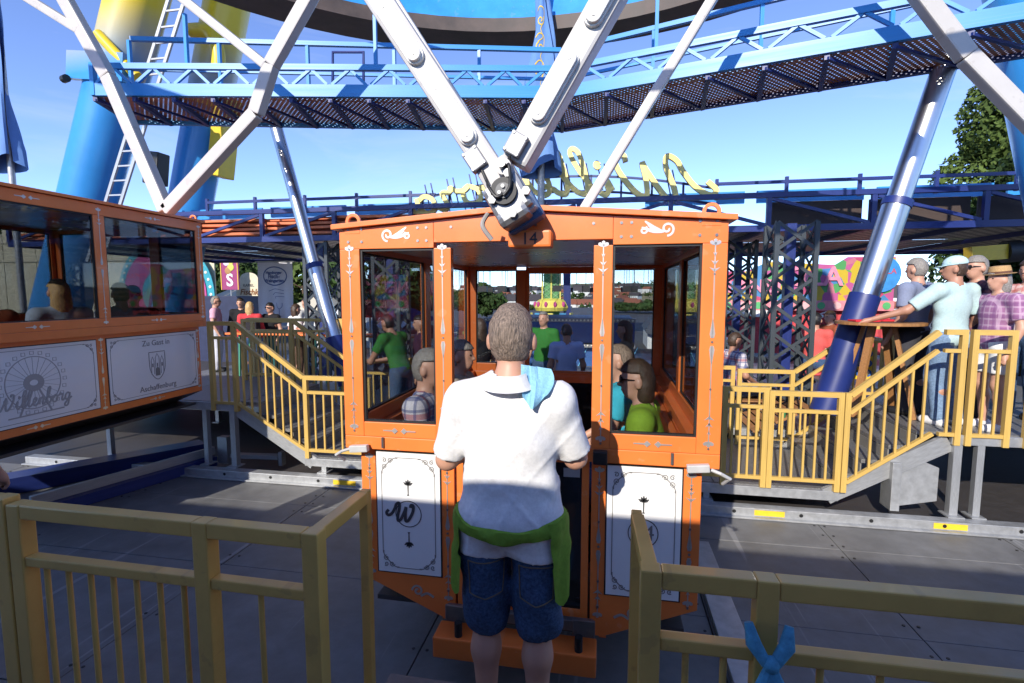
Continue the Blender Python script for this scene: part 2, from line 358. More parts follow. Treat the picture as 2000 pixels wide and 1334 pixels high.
# stairs, landing and upper platform behind the gondola
PZ, LZ = .55, -.08
DIAM = mat('tread_plate', (.26, .26, .26), .45, metal=.6, var=.35, scale=60, bump=.6, dirt=.3)
def platform(name, x0, x1, y0, y1, z, label):
    r = empty(name, ((x0 + x1) / 2, (y0 + y1) / 2, z), 0, label, 'platform')
    nx = max(1, round((x1 - x0) / 1.2)); ny = max(1, round((y1 - y0) / 1.4))
    for i in range(nx):
        for j in range(ny):
            MB().bb(x0 + (x1 - x0) * i / nx + .004, x0 + (x1 - x0) * (i + 1) / nx - .004, y0 + (y1 - y0) * j / ny + .004, y0 + (y1 - y0) * (j + 1) / ny - .004, z - .03, z + random.uniform(-.001, .001)).build('tread_plate', DIAM, r)
    MB().bb(x0, x1, y0 - .05, y0 - .002, z - .1, z - .005).build('edge_beam', GALV, r, bevel=.004)
    for x in np.arange(x0 + .25, x1, 1.45):
        bar('support_leg', (x, y0 - .02, FZ + .1), (x, y0 - .02, z - .1), .06, .06, GALV, r)
        bar('foot_plate', (x, y0 - .1, FZ + .108), (x, y0 + .06, FZ + .108), .12, .012, GALV, r)
    return r
platform('landing', -3.55, 2.3, 5.5, 7.3, LZ, 'low metal landing behind the orange gondola, between the two stairs')
platform('upper_platform', 3.25, 8.5, 5.5, 9.6, PZ, 'raised metal platform on the right with guests at the bar table')
platform('upper_platform', -9.5, -4.45, 5.5, 7.3, PZ, 'raised metal platform on the left with guests behind gold railings')
platform('pavilion_floor', -9.5, 3.2, 7.38, 14.5, .05, 'wide metal floor under the blue truss canopy')
platform('pavilion_floor', 3.24, 8.5, 9.64, 14.5, .05, 'wide metal floor behind the right platform')
for sgn, xa, xb, lab in ((1, 2.3, 3.25, 'right'), (-1, -3.55, -4.45, 'left')):
    st = empty('staircase', (xa, 6.2, LZ), 0, 'short galvanised stair with gold handrails up to the %s platform' % lab, 'stairs')
    for k in range(4):
        z = LZ + (PZ - LZ) * (k + 1) / 4; x = xa + (xb - xa) * (k + .5) / 4
        MB().bb(x - .13, x + .13, 5.55, 6.9, z - .04, z - .004 * (k == 3)).build('tread', DIAM, st)
        MB().bb(x - .13 * sgn - .006, x - .13 * sgn + .006, 5.55, 6.9, z - .19, z - .045).build('riser', mat('riser_grey', (.2, .19, .17), .6), st)
    for y in (5.5, 6.93):
        bar('stringer', (xa - .1 * sgn, y, LZ - .07), (xb, y, PZ - .09), .05, .16, GALV, st)
    # support bracket under the stair
    if sgn > 0:
        MB().bb(xb - .5, xb - .42, 5.42, 5.62, FZ + .12, PZ - .3).build('bracket', GALV, st, bevel=.005)
        MB().prism([(xb - .42, FZ + .14), (xb - .06, FZ + .22), (xb - .06, PZ - .35), (xb - .42, PZ - .2)], lambda a, b, d: (a, 5.5 + d, b), .02).build('bracket_plate', GALV, st)
    bar('support_leg', (xb + .05 * sgn, 5.47, FZ + .1), (xb + .05 * sgn, 5.47, PZ - .1), .07, .07, GALV, st)
    bar('foot_plate', (xb + .05 * sgn, 5.38, FZ + .108), (xb + .05 * sgn, 5.54, FZ + .108), .14, .012, GALV, st)
def railing(label, segs, w=.05):
    x, y = segs[0][0]; r = empty('railing', (x, y, segs[0][4]), 0, label, 'railing', 'gold railings of the stairs and platforms')
    for (a, b, za, zb, ba, bb_, n, po) in segs: rail_panel(r, a, b, za, zb, ba, bb_, n, w=w, posts=po)
    return r
T = 1.0
Y1 = 5.45
railing('gold gate panel on the landing beside the orange gondola, next to the stair gate', [((.72, Y1), (1.2, Y1), LZ + T + .03, LZ + T + .03, LZ, LZ, 4, (1, 0)), ((1.2, Y1), (1.585, Y1), LZ + T + .03, LZ + T + .03, LZ, LZ, 4, (1, 1))])
railing('gold front rail of the right stair, running from landing up to platform', [((1.64, Y1), (2.27, Y1), LZ + T, LZ + T, LZ, LZ, 5, (1, 1)), ((2.33, Y1), (3.1, Y1), LZ + T, PZ + T, LZ, PZ - .1, 6, (1, 0)), ((3.1, Y1), (3.28, Y1), PZ + T, PZ + T, PZ - .1, PZ - .1, 1, (0, 1))])
railing('gold rail panel at the platform edge before the woman in the straw hat', [((3.37, Y1), (3.68, Y1), PZ + T, PZ + T, PZ - .1, PZ - .1, 2, (1, 1))])
railing('gold rail panel at the platform edge, far right end', [((3.85, Y1), (5.6, Y1), PZ + T, PZ + T, PZ - .1, PZ - .1, 11, (1, 1))])
railing('gold rear rail of the right stair beside the pictogram sign', [((1.7, 6.98), (2.33, 6.98), LZ + T, LZ + T, LZ, LZ, 4, (1, 1)), ((2.33, 6.98), (3.15, 6.98), LZ + T, PZ + T - .05, LZ, PZ, 6, (0, 0)), ((3.15, 6.98), (3.45, 6.98), PZ + T - .05, PZ + T - .05, PZ, PZ, 2, (1, 1)), ((3.45, 6.98), (3.47, 7.8), PZ + T - .05, PZ + T - .05, PZ, PZ, 5, (0, 1))])
railing('gold front rail of the left stair, running from landing up to platform', [((-2.7, Y1), (-3.5, Y1), LZ + T, LZ + T, LZ, LZ, 6, (1, 1)), ((-3.5, Y1), (-4.43, Y1), LZ + T, PZ + T, LZ, PZ - .1, 8, (0, 0)), ((-4.43, Y1), (-4.75, Y1), PZ + T, PZ + T, PZ - .1, PZ - .1, 2, (1, 1))])
railing('gold rear rail of the left stair, behind the steps', [((-3.0, 6.98), (-3.75, 6.98), LZ + T, LZ + T, LZ, LZ, 5, (1, 1)), ((-3.75, 6.98), (-4.68, 6.98), LZ + T, PZ + T - .05, LZ, PZ, 7, (0, 0)), ((-4.68, 6.98), (-5.5, 6.98), PZ + T - .05, PZ + T - .05, PZ, PZ, 6, (1, 1))])
railing('gold platform railing in front of the guests below the wine garden banner', [((-4.05, 7.32), (-5.6, 7.32), PZ + T - .05, PZ + T - .05, PZ - .3, PZ - .3, 11, (1, 1))])
railing('gold landing railing across the back, seen through the gondola', [((-2.9, 7.25), (-1.4, 7.25), LZ + T, LZ + T, LZ, LZ, 10, (1, 1)), ((.5, 7.25), (1.68, 7.25), LZ + T, LZ + T, LZ, LZ, 8, (1, 1))])

# blue floor girder beside the left gondola
gb = empty('floor_girder', (-4, 4.6, FZ), 0, 'dark blue steel girder with galvanised rail lying below the left gondola', 'girder')
a, b = at(-60, 950, Z=-.2), at(395, 868, Z=-.2); a.z = b.z = 0
bar('girder_body', a + Vector((0, 0, -.25)), b + Vector((0, 0, -.25)), .3, .18, NAVY, gb)
a2, b2 = at(60, 985, Z=-.2), at(418, 884, Z=-.2); a2.z = b2.z = 0; eb = at(440, 884, Z=-.2)
bar('girder_rail', a2 + Vector((0, 0, -.17)), b2 + Vector((0, 0, -.17)), .05, .1, GALV, gb)
bar('girder_body', a2 + Vector((0.05, -.05, -.285)), b2 + Vector((.05, -.05, -.285)), .1, .12, NAVY, gb)
bar('end_bracket', (eb.x, eb.y, FZ + .02), (eb.x, eb.y, .02), .14, .1, GALV, gb)
bar('end_arm', (eb.x + .1, eb.y, FZ + .12), (eb.x + .75, eb.y + .06, FZ + .12), .1, .05, GALV, gb)
bar('end_tab', (eb.x + .8, eb.y + .04, FZ + .02), (eb.x + .8, eb.y + .04, FZ + .2), .05, .08, GALV, gb)
# ================================================================ GONDOLA
GX, GY, GD = -.455, 2.7, 2.65
WU, WL = 1.035, .957
def fr(x0, y0): # front plane mapper, depth towards the viewer
    return lambda a, b, d: (GX + a, y0 - d, b)
def make_gondola():
    root = empty('gondola', (GX, GY + GD / 2, -.02), 0, 'orange gondola number 14 with the man in white leaning at its open door', 'gondola', 'orange gondolas of the big wheel')
    P = lambda a, b, c: (GX + a, GY + b, c)
    def bx(name, x0, x1, y0, y1, z0, z1, m=ORANGE, bev=.004, par=None):
        return MB().bb(GX + x0, GX + x1, GY + y0, GY + y1, z0, z1).build(name, m, par or root, bevel=bev)
    yl0, yl1 = .035, GD - .035             # lower body front/back planes
    # ---- lower body
    for back in (0, 1):
        y = yl1 - .03 if back else yl0
        for s in (-1, 1):
            poly = [(s * .957, .985), (s * .388, .985), (s * .388, -.02), (s * .46, -.02), (s * .957, .19)]
            o = MB().prism(poly, lambda a, b, d: P(a, y + d, b), .03).build('end_panel', ORANGE, root, bevel=.004)
            x0, x1 = sorted((s * .472, s * .858))
            yy = (yl1 + .0) if back else yl0
            sg = 1 if back else -1
            MB().bb(GX + x0 - .008, GX + x1 + .008, GY + yy, GY + yy + sg * .004, .228, .972).build('panel_gasket', BLACK, o)
            w = MB().bb(GX + x0, GX + x1, GY + yy + sg * .004, GY + yy + sg * .008, .236, .964).build('white_panel', PANELW, o)
        # door: frame and dark glass
        d = empty('door', P(0, y, 0)); d.parent = root; d.matrix_parent_inverse = wm(root).inverted()
        yd = y - .012 if back else y + .012
        for s in (-1, 1): bx('door_stile', s * .375 - .04 * (s > 0), s * .375 + .04 * (s < 0), y - GY * 0 + .002, y + .028, .03, 1.03, par=d)
        bx('door_bottom_rail', -.335, .335, y + .002, y + .028, .03, .12, par=d); bx('door_top_rail', -.335, .335, y + .002, y + .028, .96, 1.03, par=d)
        bx('door_glass', -.335, .335, y + .01, y + .02, .12, .96, m=mat('black_door_glass', (.012, .013, .015), .08, var=.1, coat=.5), bev=0, par=d)
        if not back:
            bx('door_sticker', .235, .325, y + .006, y + .0095, .88, .93, m=mat('sticker_grey', (.3, .3, .3), .5), bev=0, par=d)
    for s in (-1, 1):
        x = s * WL
        side = bx('side_panel_frame', min(x, x - s * .03), max(x, x - s * .03), yl0 + .031, yl1 - .031, .19, .985)
        for k, (ya, yb) in enumerate(((.10, 1.27), (1.385, 2.55))):
            MB().bb(GX + x, GX + x + s * .004, GY + ya - .008, GY + yb + .008, .262, .943).build('panel_gasket', BLACK, side)
            MB().bb(GX + x + s * .004, GX + x + s * .008, GY + ya, GY + yb, .27, .935).build('white_panel', PANELW, side)
        u = MB().prism([(s * .955, .188), (s * .46, -.022), (s * .46, .0), (s * .94, .2)], lambda a, b, d: P(a, yl0 + .031 + d, b), yl1 - yl0 - .062).build('underside', DARKM, root)
        bx('keel_rail', s * .46 - .02, s * .46 + .02, yl0 + .032, yl1 - .032, -.05, -.024)
    bx('floor_pan', -.9, .9, .08, GD - .08, .02, .05, m=DARKM)
    bx('bottom_plate', -.45, .45, .08, GD - .08, -.045, -.024, m=DARKM)
    st = bx('entry_step', -.475, .43, -.13, .03, -.15, -.03, bev=.01)
    hb = bx('hinge_bar', -.42, .41, -.045, -.005, .045, .105, m=STEEL, bev=.005, par=st)
    for s in (-.36, .36):
        bx('hinge_knuckle', s - .06, s + .06, -.065, -.046, .03, .125, m=STEEL, bev=.006, par=st)
        MB().tube([P(s * .93, -.09, -.03), P(s * .93, -.09, .05)], .022, 14).build('rubber_stop', BLACK, st, smooth=True)
    bx('sill_ledge', -WU, WU, -.0, .06, .985, 1.06)
    bx('sill_ledge', -WU, WU, GD - .06, GD, .985, 1.06)
    for s in (-1, 1): bx('sill_ledge', min(s * WU, s * .93), max(s * WU, s * .93), .061, GD - .061, .985, 1.06)
    # ---- upper body: posts, sills, fascia
    for back in (0, 1):
        y0, y1 = (GD - .05, GD) if back else (0, .05)
        for s in (-1, 1):
            bx('corner_post', min(s * WU, s * .917), max(s * WU, s * .917), y0, y1, 1.061, 2.13)
            xd0, xd1 = sorted((s * .383, s * .48))
            bx('door_post', xd0, xd1, y0, y1, 1.061, 2.13)
            x0, x1 = sorted((s * .48, s * .917))
            bx('window_sill', x0, x1, y0 + .002, y1 - .002, 1.061, 1.145)
            f = bx('window_gasket', x0 + .001, x1 - .001, y0 + .018, y0 + .032, 1.146, 2.129, m=BLACK, bev=0)
            bpy.data.objects.remove(f)
            pn = bx('window_pane', x0 + .012, x1 - .012, y0 + .02, y0 + .026, 1.157, 2.118, m=GLASS, bev=0)
            for (a0, a1, b0, b1) in ((x0, x0 + .012, 1.145, 2.13), (x1 - .012, x1, 1.145, 2.13), (x0 + .012, x1 - .012, 1.145, 1.157), (x0 + .012, x1 - .012, 2.118, 2.13)):
                bx('gasket', a0 + .0005, a1 - .0005, y0 + .012, y0 + .034, b0 + .0005, b1 - .0005, m=BLACK, bev=0, par=pn)
            # fascia plates (left, centre, right) with gable top
            xa, xb = s * .48, s * WU
            gz = lambda x: 2.345 - .079 * abs(x) / WU - .03
            MB().prism([(xa, 2.131), (xb, 2.131), (xb, gz(xb)), (xa, gz(xa))], lambda a, b, d: P(a, y0 + d, b), .05).build('fascia_plate', ORANGE, root, bevel=.003)
        MB().prism([(-.479, 2.16), (.479, 2.16), (.479, gz(.479)), (0, gz(0)), (-.479, gz(.479))], lambda a, b, d: P(a, y0 + d, b), .05).build('fascia_plate', ORANGE, root, bevel=.003)
    if True:
        y0 = GD - .05
        pn = bx('window_pane', -.37, .37, y0 + .02, y0 + .026, 1.05, 2.13, m=GLASS, bev=0)
        for (a0, a1, b0, b1) in ((-.383, -.345, 1.04, 2.158), (.345, .383, 1.04, 2.158), (-.345, .345, 1.04, 1.08), (-.345, .345, 2.09, 2.158)):
            bx('door_frame', a0, a1, y0 + .008, y0 + .04, b0, b1)
    for s in (-1, 1):
        x0, x1 = sorted((s * WU, s * (WU - .045)))
        bx('side_sill', x0, x1, .051, GD - .051, 1.061, 1.145); bx('side_header', x0, x1, .051, GD - .051, 2.131, 2.236)
        bx('side_post', x0, x1, 1.27, 1.385, 1.146, 2.13)
        for k, (ya, yb) in enumerate(((.051, .10), (GD - .10, GD - .051))): bx('side_post', x0, x1, ya, yb, 1.146, 2.13)
        for (ya, yb) in ((.10, 1.27), (1.385, GD - .10)):
            xm = s * (WU - .02)
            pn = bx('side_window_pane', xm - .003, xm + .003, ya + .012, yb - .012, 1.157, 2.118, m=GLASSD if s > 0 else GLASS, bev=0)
            for (c0, c1, b0, b1) in ((ya, ya + .012, 1.146, 2.13), (yb - .012, yb, 1.146, 2.13), (ya + .012, yb - .012, 1.146, 1.157), (ya + .012, yb - .012, 2.118, 2.13)):
                bx('gasket', xm - .011, xm + .011, c0 + .0005, c1 - .0005, b0 + .0005, b1 - .0005, m=BLACK, bev=0, par=pn)
        # bench along the side
        xi0, xi1 = sorted((s * .92, s * .50)); be = bx('bench', xi0, xi1, .12, GD - .12, .5, .56, m=mat('bench_orange', (.6, .15, .035), .5, var=.2), bev=.015)
        bx('bench_front', s * .53 - .012, s * .53 + .012, .14, GD - .14, .052, .5, m=mat('bench_orange', (.45, .12, .03)), par=be)
        bx('backrest', min(s * .92, s * .875), max(s * .92, s * .875), .12, GD - .12, .60, .985, m=mat('bench_orange', (.45, .12, .03)), bev=.01)
    bx('ceiling', -.985, .985, .055, GD - .055, 2.165, 2.185, m=mat('ceiling_metal', (.62, .62, .63), .28, metal=.7, var=.12, scale=2), bev=0)
    # ---- roof: two sloped sheets with drip edge
    for s in (-1, 1):
        MB().prism([(0, 2.345), (s * (WU + .035), 2.266), (s * (WU + .035), 2.238), (0, 2.317)], lambda a, b, d: P(a, -.03 + d, b), GD + .06).build('roof_sheet', ORANGE, root, bevel=.003)
    for sx in (-1, 1):
        for yy in (.02, GD - .02):
            ex = sx * .955
            pts = [(ex + .036 * math.cos(t), 2.285 + .036 * math.sin(t)) for t in np.linspace(0, 2 * math.pi, 17)[:-1]]
            mb = MB(); mb.ribbon(pts, .018, lambda a, b, d: P(a, yy - .012 + d, b), .016, closed=True); mb.bb(GX + ex - .045, GX + ex + .045, GY + yy - .022, GY + yy + .006, 2.215, 2.262)
            mb.build('lifting_eye', ORANGE, root, bevel=.002)
    # ---- ornaments on the front and the right side
    def motif(mb, x, z0, z1, fn, flip=1):
        """flower stem ornament running from z0 (flower) to z1"""
        s = 1 if z0 > z1 else -1; t = .0015
        L = abs(z0 - z1); Z = lambda k: z0 - s * k
        for a in (-50, 0, 50):
            ca, sa = math.sin(R(a)), math.cos(R(a))
            pts = [(x + ca * r_ + w_ * sa, Z(.028 - sa * r_ + w_ * ca * 0)) for r_, w_ in ((0, 0), (.012, .007), (.026, .010), (.032, 0), (.026, -.010), (.012, -.007))]
            mb.prism([(x + ca * r_ + w_ * sa, Z(.030 - sa * r_ + w_ * ca)) for r_, w_ in ((0, 0), (.014, .008), (.027, .009), (.033, 0), (.027, -.009), (.014, -.008))], fn, t)
        mb.prism([(x - .0028, Z(.03)), (x + .0028, Z(.03)), (x + .0028, Z(L)), (x - .0028, Z(L))], fn, t)
        for k, w in ((.075, .010), (.115, .018), (.15, .026)):
            mb.prism([(x - w, Z(k - .012)), (x, Z(k + .012)), (x + w, Z(k - .012)), (x, Z(k - .004))], fn, t)
        mb.prism([(x - .003, Z(L - .09)), (x - .013, Z(L - .02)), (x - .008, Z(L)), (x + .008, Z(L)), (x + .013, Z(L - .02)), (x + .003, Z(L - .09))], fn, t)
    def dart(mb, x, z, fn, s=1, ver=False):
        q = [(0, 0), (.02, .018), (.035, .004), (.09, .003), (.09, -.003), (.035, -.004), (.02, -.018)]
        for k in (1, -1): mb.prism([((x + k * (.008 + a)) if not ver else x + b, (z + b) if not ver else z + k * (.008 + a)) for a, b in q][::k], fn, .0015)
    fn = lambda a, b, d: P(a, -.001 - d, b); fnl = lambda a, b, d: P(a, yl0 - .001 - d, b)
    def orn(f, *a):
        o = MB(); f(o, *a); return o.build('ornament', SILVER, root)
    for x in (-.976, -.432, .432, .976):
        orn(motif, x, 2.15, 1.66, fn); orn(motif, x, 1.10, 1.62, fn)
    for x in (-.7, .7): orn(dart, x, 1.10, fn)
    for x in (-.906, -.43, .43, .906): orn(motif, x, .95, .52, fnl); orn(motif, x, .09 + .12 * (abs(x) > .5), .48, fnl)
    for s in (-1, 1):      # scroll on the fascia
        o = MB()
        o.ribbon([(s * (.70 + a), b) for a, b in spiral(.045, 2.205, .035, 1.3, R(-90), 1)], .011, fn, .0015)
        for k, (dx, dz, ang) in enumerate(((-.02, 0, 150), (-.035, .01, 125), (-.05, -.005, 165))):
            o.ribbon(catmull([(s * .73, 2.19), (s * (.70 + dx * .5), 2.2 + dz), (s * (.67 + dx), 2.225 + dz * 2)], 5), [.006 + .012 * math.sin(math.pi * i / 10) for i in range(11)], fn, .0015)
        o.ribbon([(s * (.63 + a), b) for a, b in spiral(0, 2.2, .02, 1.1, R(60), -1)], .01, fn, .0015)
        o.build('ornament', SILVER, root); o = MB()
        o.ribbon([(s * (.62 + a), b) for a, b in spiral(0, .13, .035, 1.3, R(0), 1)], .012, fnl, .0015)
        o.ribbon(catmull([(s * .6, .1), (s * .56, .12), (s * .52, .1)], 5), .014, fnl, .0015)
        o.build('ornament', SILVER, root)
    sidefn = lambda s: (lambda a, b, d: P(s * (WU + .001 + d), a, b))
    sidel = lambda s: (lambda a, b, d: P(s * (WL + .001 + d), a, b))
    for s in (1,):
        f_ = sidefn(s)
        for y in (1.327, GD - .05, .05): orn(motif, y, 2.2, 1.66, f_); orn(motif, y, 1.09, 1.62, f_)
        for y in (.7, 1.95): orn(dart, y, 1.10, f_); orn(dart, y, 2.185, f_); orn(dart, y, .228, sidel(s))
        for y in (1.327, GD - .075, .075): orn(motif, y, .95, .6, sidel(s)); orn(motif, y, .24, .56, sidel(s))
    # panel prints
    def frame_print(mb, x0, x1, z0, z1, fn, t=.0012, ins=.03):
        a0, a1, b0, b1 = x0 + ins, x1 - ins, z0 + ins, z1 - ins; k = .085
        for (p, q) in (((a0 + k, b0), (a1 - k, b0)), ((a0 + k, b1), (a1 - k, b1)), ((a0, b0 + k), (a0, b1 - k)), ((a1, b0 + k), (a1, b1 - k))): mb.ribbon([p, q], .004, fn, t)
        for cx, sx in ((a0, 1), (a1, -1)):
            for cz, sz in ((b0, 1), (b1, -1)):
                mb.ribbon([(cx + sx * a, cz + sz * b) for a, b in spiral(.02, .055, .017, 1.4, R(90), 1)], .0045, fn, t)
                mb.ribbon([(cx + sx * a, cz + sz * b) for a, b in spiral(.055, .02, .017, 1.4, R(0), -1)], .0045, fn, t)
                mb.ribbon([(cx + sx * a, cz + sz * b) for a, b in spiral(.018, .018, .014, 1.2, R(225), 1)], .005, fn, t)
                mb.ribbon([(cx + sx * a, cz + sz * b) for a, b in catmull([(.004, .1), (.006, .075), (.03, .045), (.045, .03), (.075, .006), (.1, .004)], 4)], .005, fn, t)
    fp = lambda a, b, d: P(a, yl0 - .0085 - d, b)
    for x0 in (-.858, .472): mb = MB(); frame_print(mb, x0, x0 + .386, .236, .964, fp); mb.build('panel_print', INK, root)
    for s in (-1, 1):
        mb = MB(); cx, cz = s * .665, .60
        mb.ribbon([(cx + .078 * math.cos(t), cz + .078 * math.sin(t)) for t in np.linspace(0, 2 * math.pi, 33)[:-1]], .005, fp, .0012, closed=True)
        for k in (1, -1):   # fleur above and below the emblem
            z0 = cz + k * .17
            for a in (-55, -25, 0, 25, 55):
                ca, sa = math.sin(R(a)), math.cos(R(a)); L = .038 if a == 0 else .034
                mb.prism([(cx + ca * r_ + w_ * sa, z0 + k * (sa * r_ - w_ * ca)) for r_, w_ in ((0, 0), (L * .5, .008), (L, .002), (L, -.002), (L * .5, -.008))], fp, .0012)
            mb.prism([(cx - .004, z0), (cx + .004, z0), (cx + .003, z0 - k * .05), (cx + .008, z0 - k * .06), (cx - .008, z0 - k * .06), (cx - .003, z0 - k * .05)], fp, .0012)
        if s < 0: script(mb, 'W', lambda a, b, d: fp(-.665 + a - .02, .555 + b, d), .10, .017, .0022, slant=.1)
        mb.build('emblem_print', INKD, root)
    text('number_print', '14', .12, face_mtx(P(.665, yl0 - .0095, .60), (1, 0, 0)), INK, root, ext=.001)
    # side panel prints (right side): wheel picture and crest
    f_ = lambda a, b, d: P(WL + .0085 + d, a, b)
    for y0 in (.10, 1.385): mb = MB(); frame_print(mb, y0, y0 + 1.165, .27, .935, f_, ins=.028); mb.build('panel_print', INK, root)
    mb = MB()
    cy, cz, rr = .685, .62, .225
    mb.ribbon([(cy + rr * math.cos(t), cz + rr * math.sin(t)) for t in np.linspace(0, 2 * math.pi, 49)[:-1]], .008, f_, .0012, closed=True)
    mb.ribbon([(cy + .06 * math.cos(t), cz + .05 * math.sin(t)) for t in np.linspace(0, 2 * math.pi, 25)[:-1]], .05, f_, .0014, closed=True)
    for k in range(24):
        t = 2 * math.pi * k / 24
        mb.ribbon([(cy + .08 * math.cos(t), cz + .07 * math.sin(t)), (cy + rr * math.cos(t), cz + rr * math.sin(t))], .003, f_, .001)
        gx_, gz_ = cy + (rr + .038) * math.cos(t), cz + (rr + .032) * math.sin(t)
        mb.ribbon([(gx_ - .015, gz_ - .014), (gx_ - .015, gz_ + .014), (gx_ + .015, gz_ + .014), (gx_ + .015, gz_ - .014), (gx_ - .015, gz_ - .012)], .005, f_, .001)
    for q in (-.13, .13): mb.ribbon([(cy + q, .35), (cy + q * .25, .57)], .016, f_, .0009)
    mb.ribbon([(cy - .22, .345), (cy + .24, .352)], .012, f_, .0009)
    script(mb, 'Willenborg', lambda a, b, d: f_(cy + a, .42 + b, d + .001), .125, .014, .0016, slant=.15)
    mb.build('wheel_print', mat('pale_print', (.36, .35, .34), .5, var=.06), root); mb = MB()
    sy, sz = 1.9675, .60       # crest with towers
    mb.ribbon(catmull([(sy - .105, sz + .145), (sy - .1, sz - .03), (sy - .06, sz - .12), (sy, sz - .16), (sy + .06, sz - .12), (sy + .1, sz - .03), (sy + .105, sz + .145)], 5) + [(sy - .105, sz + .145)], .008, f_, .0012)
    for dx, h, w in ((-.062, .08, .036), (0, .11, .05), (.062, .08, .036)):
        mb.ribbon([(sy + dx - w / 2, sz - .1), (sy + dx - w / 2, sz + h - .03), (sy + dx, sz + h + .015), (sy + dx + w / 2, sz + h - .03), (sy + dx + w / 2, sz - .1)], .007, f_, .001)
        mb.prism([(sy + dx - .008, sz - .02), (sy + dx + .008, sz - .02), (sy + dx + .008, sz + .02), (sy + dx - .008, sz + .02)], f_, .001)
    mb.prism([(sy - .03, sz - .12), (sy + .03, sz - .12), (sy + .03, sz - .05), (sy, sz - .02), (sy - .03, sz - .05)], f_, .0011)
    mb.build('crest_print', INK, root)
    text('panel_lettering', 'Zu Gast in', .085, face_mtx(P(WL + .0095, 1.9675, .845), (0, 1, 0)), INK, root, ext=.001)
    text('panel_lettering', 'Aschaffenburg', .085, face_mtx(P(WL + .0095, 1.9675, .355), (0, 1, 0)), INK, root, ext=.001)
    # screws
    sw = MB()
    for s in (-1, 1):
        for x in (.52, .57, .9, .98, .08, .38):
            for z in (2.17, 2.24):
                if x < .5 and z > 2.2 or x > .5: sw.tube([P(s * x, -.001, z), P(s * x, -.004, z)], .008, 8)
        for x in (.976, .432):
            for z in (2.13, 1.98, 1.64, 1.4, 1.22, 1.09): sw.tube([P(s * x, -.001, z), P(s * x, -.0045, z)], .006, 8)
        for x in (.906, .43):
            for z in (.86, .64, .5, .3, .15 + .05 * (x > .5)): sw.tube([P(s * x, yl0 - .001, z), P(s * x, yl0 - .0045, z)], .007, 8)
        for x in (.55, .8): sw.tube([P(s * x, yl0 - .001, .98), P(s * x, yl0 - .004, .98)], .007, 8)
    pset(sw.build('screws', STEEL, root, smooth=False), kind='stuff')
    # plug and cable at the left sill, latch at the right, black handle by the door
    for s in (-1, 1):
        pl = MB().beam(P(s * .93 - .06, -.03, .99), P(s * .93 + .05, -.03, 1.0), .035, .04).build('cable_plug', mat('plug_grey', (.45, .45, .45), .5), root, bevel=.006)
        MB().tube([P(s * .93 - s * -.06, -.03, .99), P(s * 1.03, -.05, .98), P(s * 1.08, -.03, .95), P(s * 1.06, .03, .90)], .009, 8).build('cable', mat('plug_grey', (.45, .45, .45)), pl, smooth=True)
        MB().tube([P(s * .80, -.008, 1.0), P(s * .80, -.008, 1.06)], .008, 8).build('latch_pin', STEEL, root)
    bx('door_handle', .395, .47, -.05, -.002, .985, 1.06, m=BLACK, bev=.01)
    text('number_plate', '14', .085, face_mtx(P(.065, -.1215, 2.155), (1, 0, 0)), BLACK, root, ext=.001)
    bx('number_bracket', -.045, .175, -.12, -.001, 2.115, 2.2, m=ORANGE, bev=.012)
    return root
gond = make_gondola()
g2 = copy_tree(gond); g2.location = (-4.80 - WU, gond.location.y + .12, gond.location.z + .5); g2.rotation_euler.z = R(2.0)
g2['label'] = 'orange gondola with wheel picture and coat of arms panels, carrying four passengers'
for ch in list(g2.children):
    if ch.name.startswith(('number_plate', 'number_bracket')): bpy.data.objects.remove(ch)
# ================================================================ BIG WHEEL: arms, caps, pivots
wheel = empty('ferris_wheel', (GX, 4.0, 2.3), 0, 'big wheel with white V shaped spoke arms carrying round lamp caps', 'ferris wheel')
def arm(p0, p1, w, d, face, n, off0=.25, step=.5, cap=True):
    """box arm p0->p1 in an XZ plane; face=-1 caps towards the camera, +1 away"""
    p0, p1 = Vector(p0), Vector(p1)
    a = MB().beam(p0, p1, w, d, up=(0, 1, 0)).build('spoke_arm', WHITEP, wheel, bevel=.018)
    # beam with up=(0,1,0): width lies in the XZ plane, height along Y
    dr = (p1 - p0).normalized(); nr = Vector((0, face, 0)); sd = dr.cross(nr)
    L = (p1 - p0).length; k = 0; s = off0
    while cap and s + .42 < L and k < n:
        mb = MB(); c0 = p0 + dr * (s + .075); c1 = p0 + dr * (s + .345)
        for q, (rr, hh) in enumerate(((.045, .022), (.036, .042))):
            ring = []
            for i in range(9): t = math.pi * (i / 8) + math.pi / 2; ring.append(c0 + (dr * math.cos(t) + sd * math.sin(t)) * rr)
            for i in range(9): t = math.pi * (i / 8) - math.pi / 2; ring.append(c1 + (dr * math.cos(t) + sd * math.sin(t)) * rr)
            b0 = nr * (d / 2 - .004 + (.0 if q == 0 else .02)); b1 = nr * (d / 2 + hh)
            m_ = len(ring); mb.add([p + b0 for p in ring] + [p + b1 for p in ring], [tuple(range(m_, 2 * m_)), tuple(reversed(range(m_)))] + [(i, (i + 1) % m_, m_ + (i + 1) % m_, m_ + i) for i in range(m_)])
        mb.build('lamp_cap', mat('cap_white', (.62, .60, .56), .3, var=.04), a, bevel=.006)
        for cc in (c0, c1): MB().tube([cc + nr * (d / 2 + .042), cc + nr * (d / 2 + .046)], .011, 8).build('cap_screw', STEEL, a)
        s += step; k += 1
    return a
YF, YR = 2.53, 5.5
apF = at(995, 376, Y=YF)
def ext(p, q, L): d = (q - p).normalized(); return p + d * L
lF = [at(968, 345, Y=YF), at(755, 20, Y=YF)]; rF = [at(1008, 322, Y=YF), at(1178, 20, Y=YF)]
arm(lF[0], ext(lF[0], lF[1], 3.6), .128, .12, -1, 8, off0=.14, step=.47)
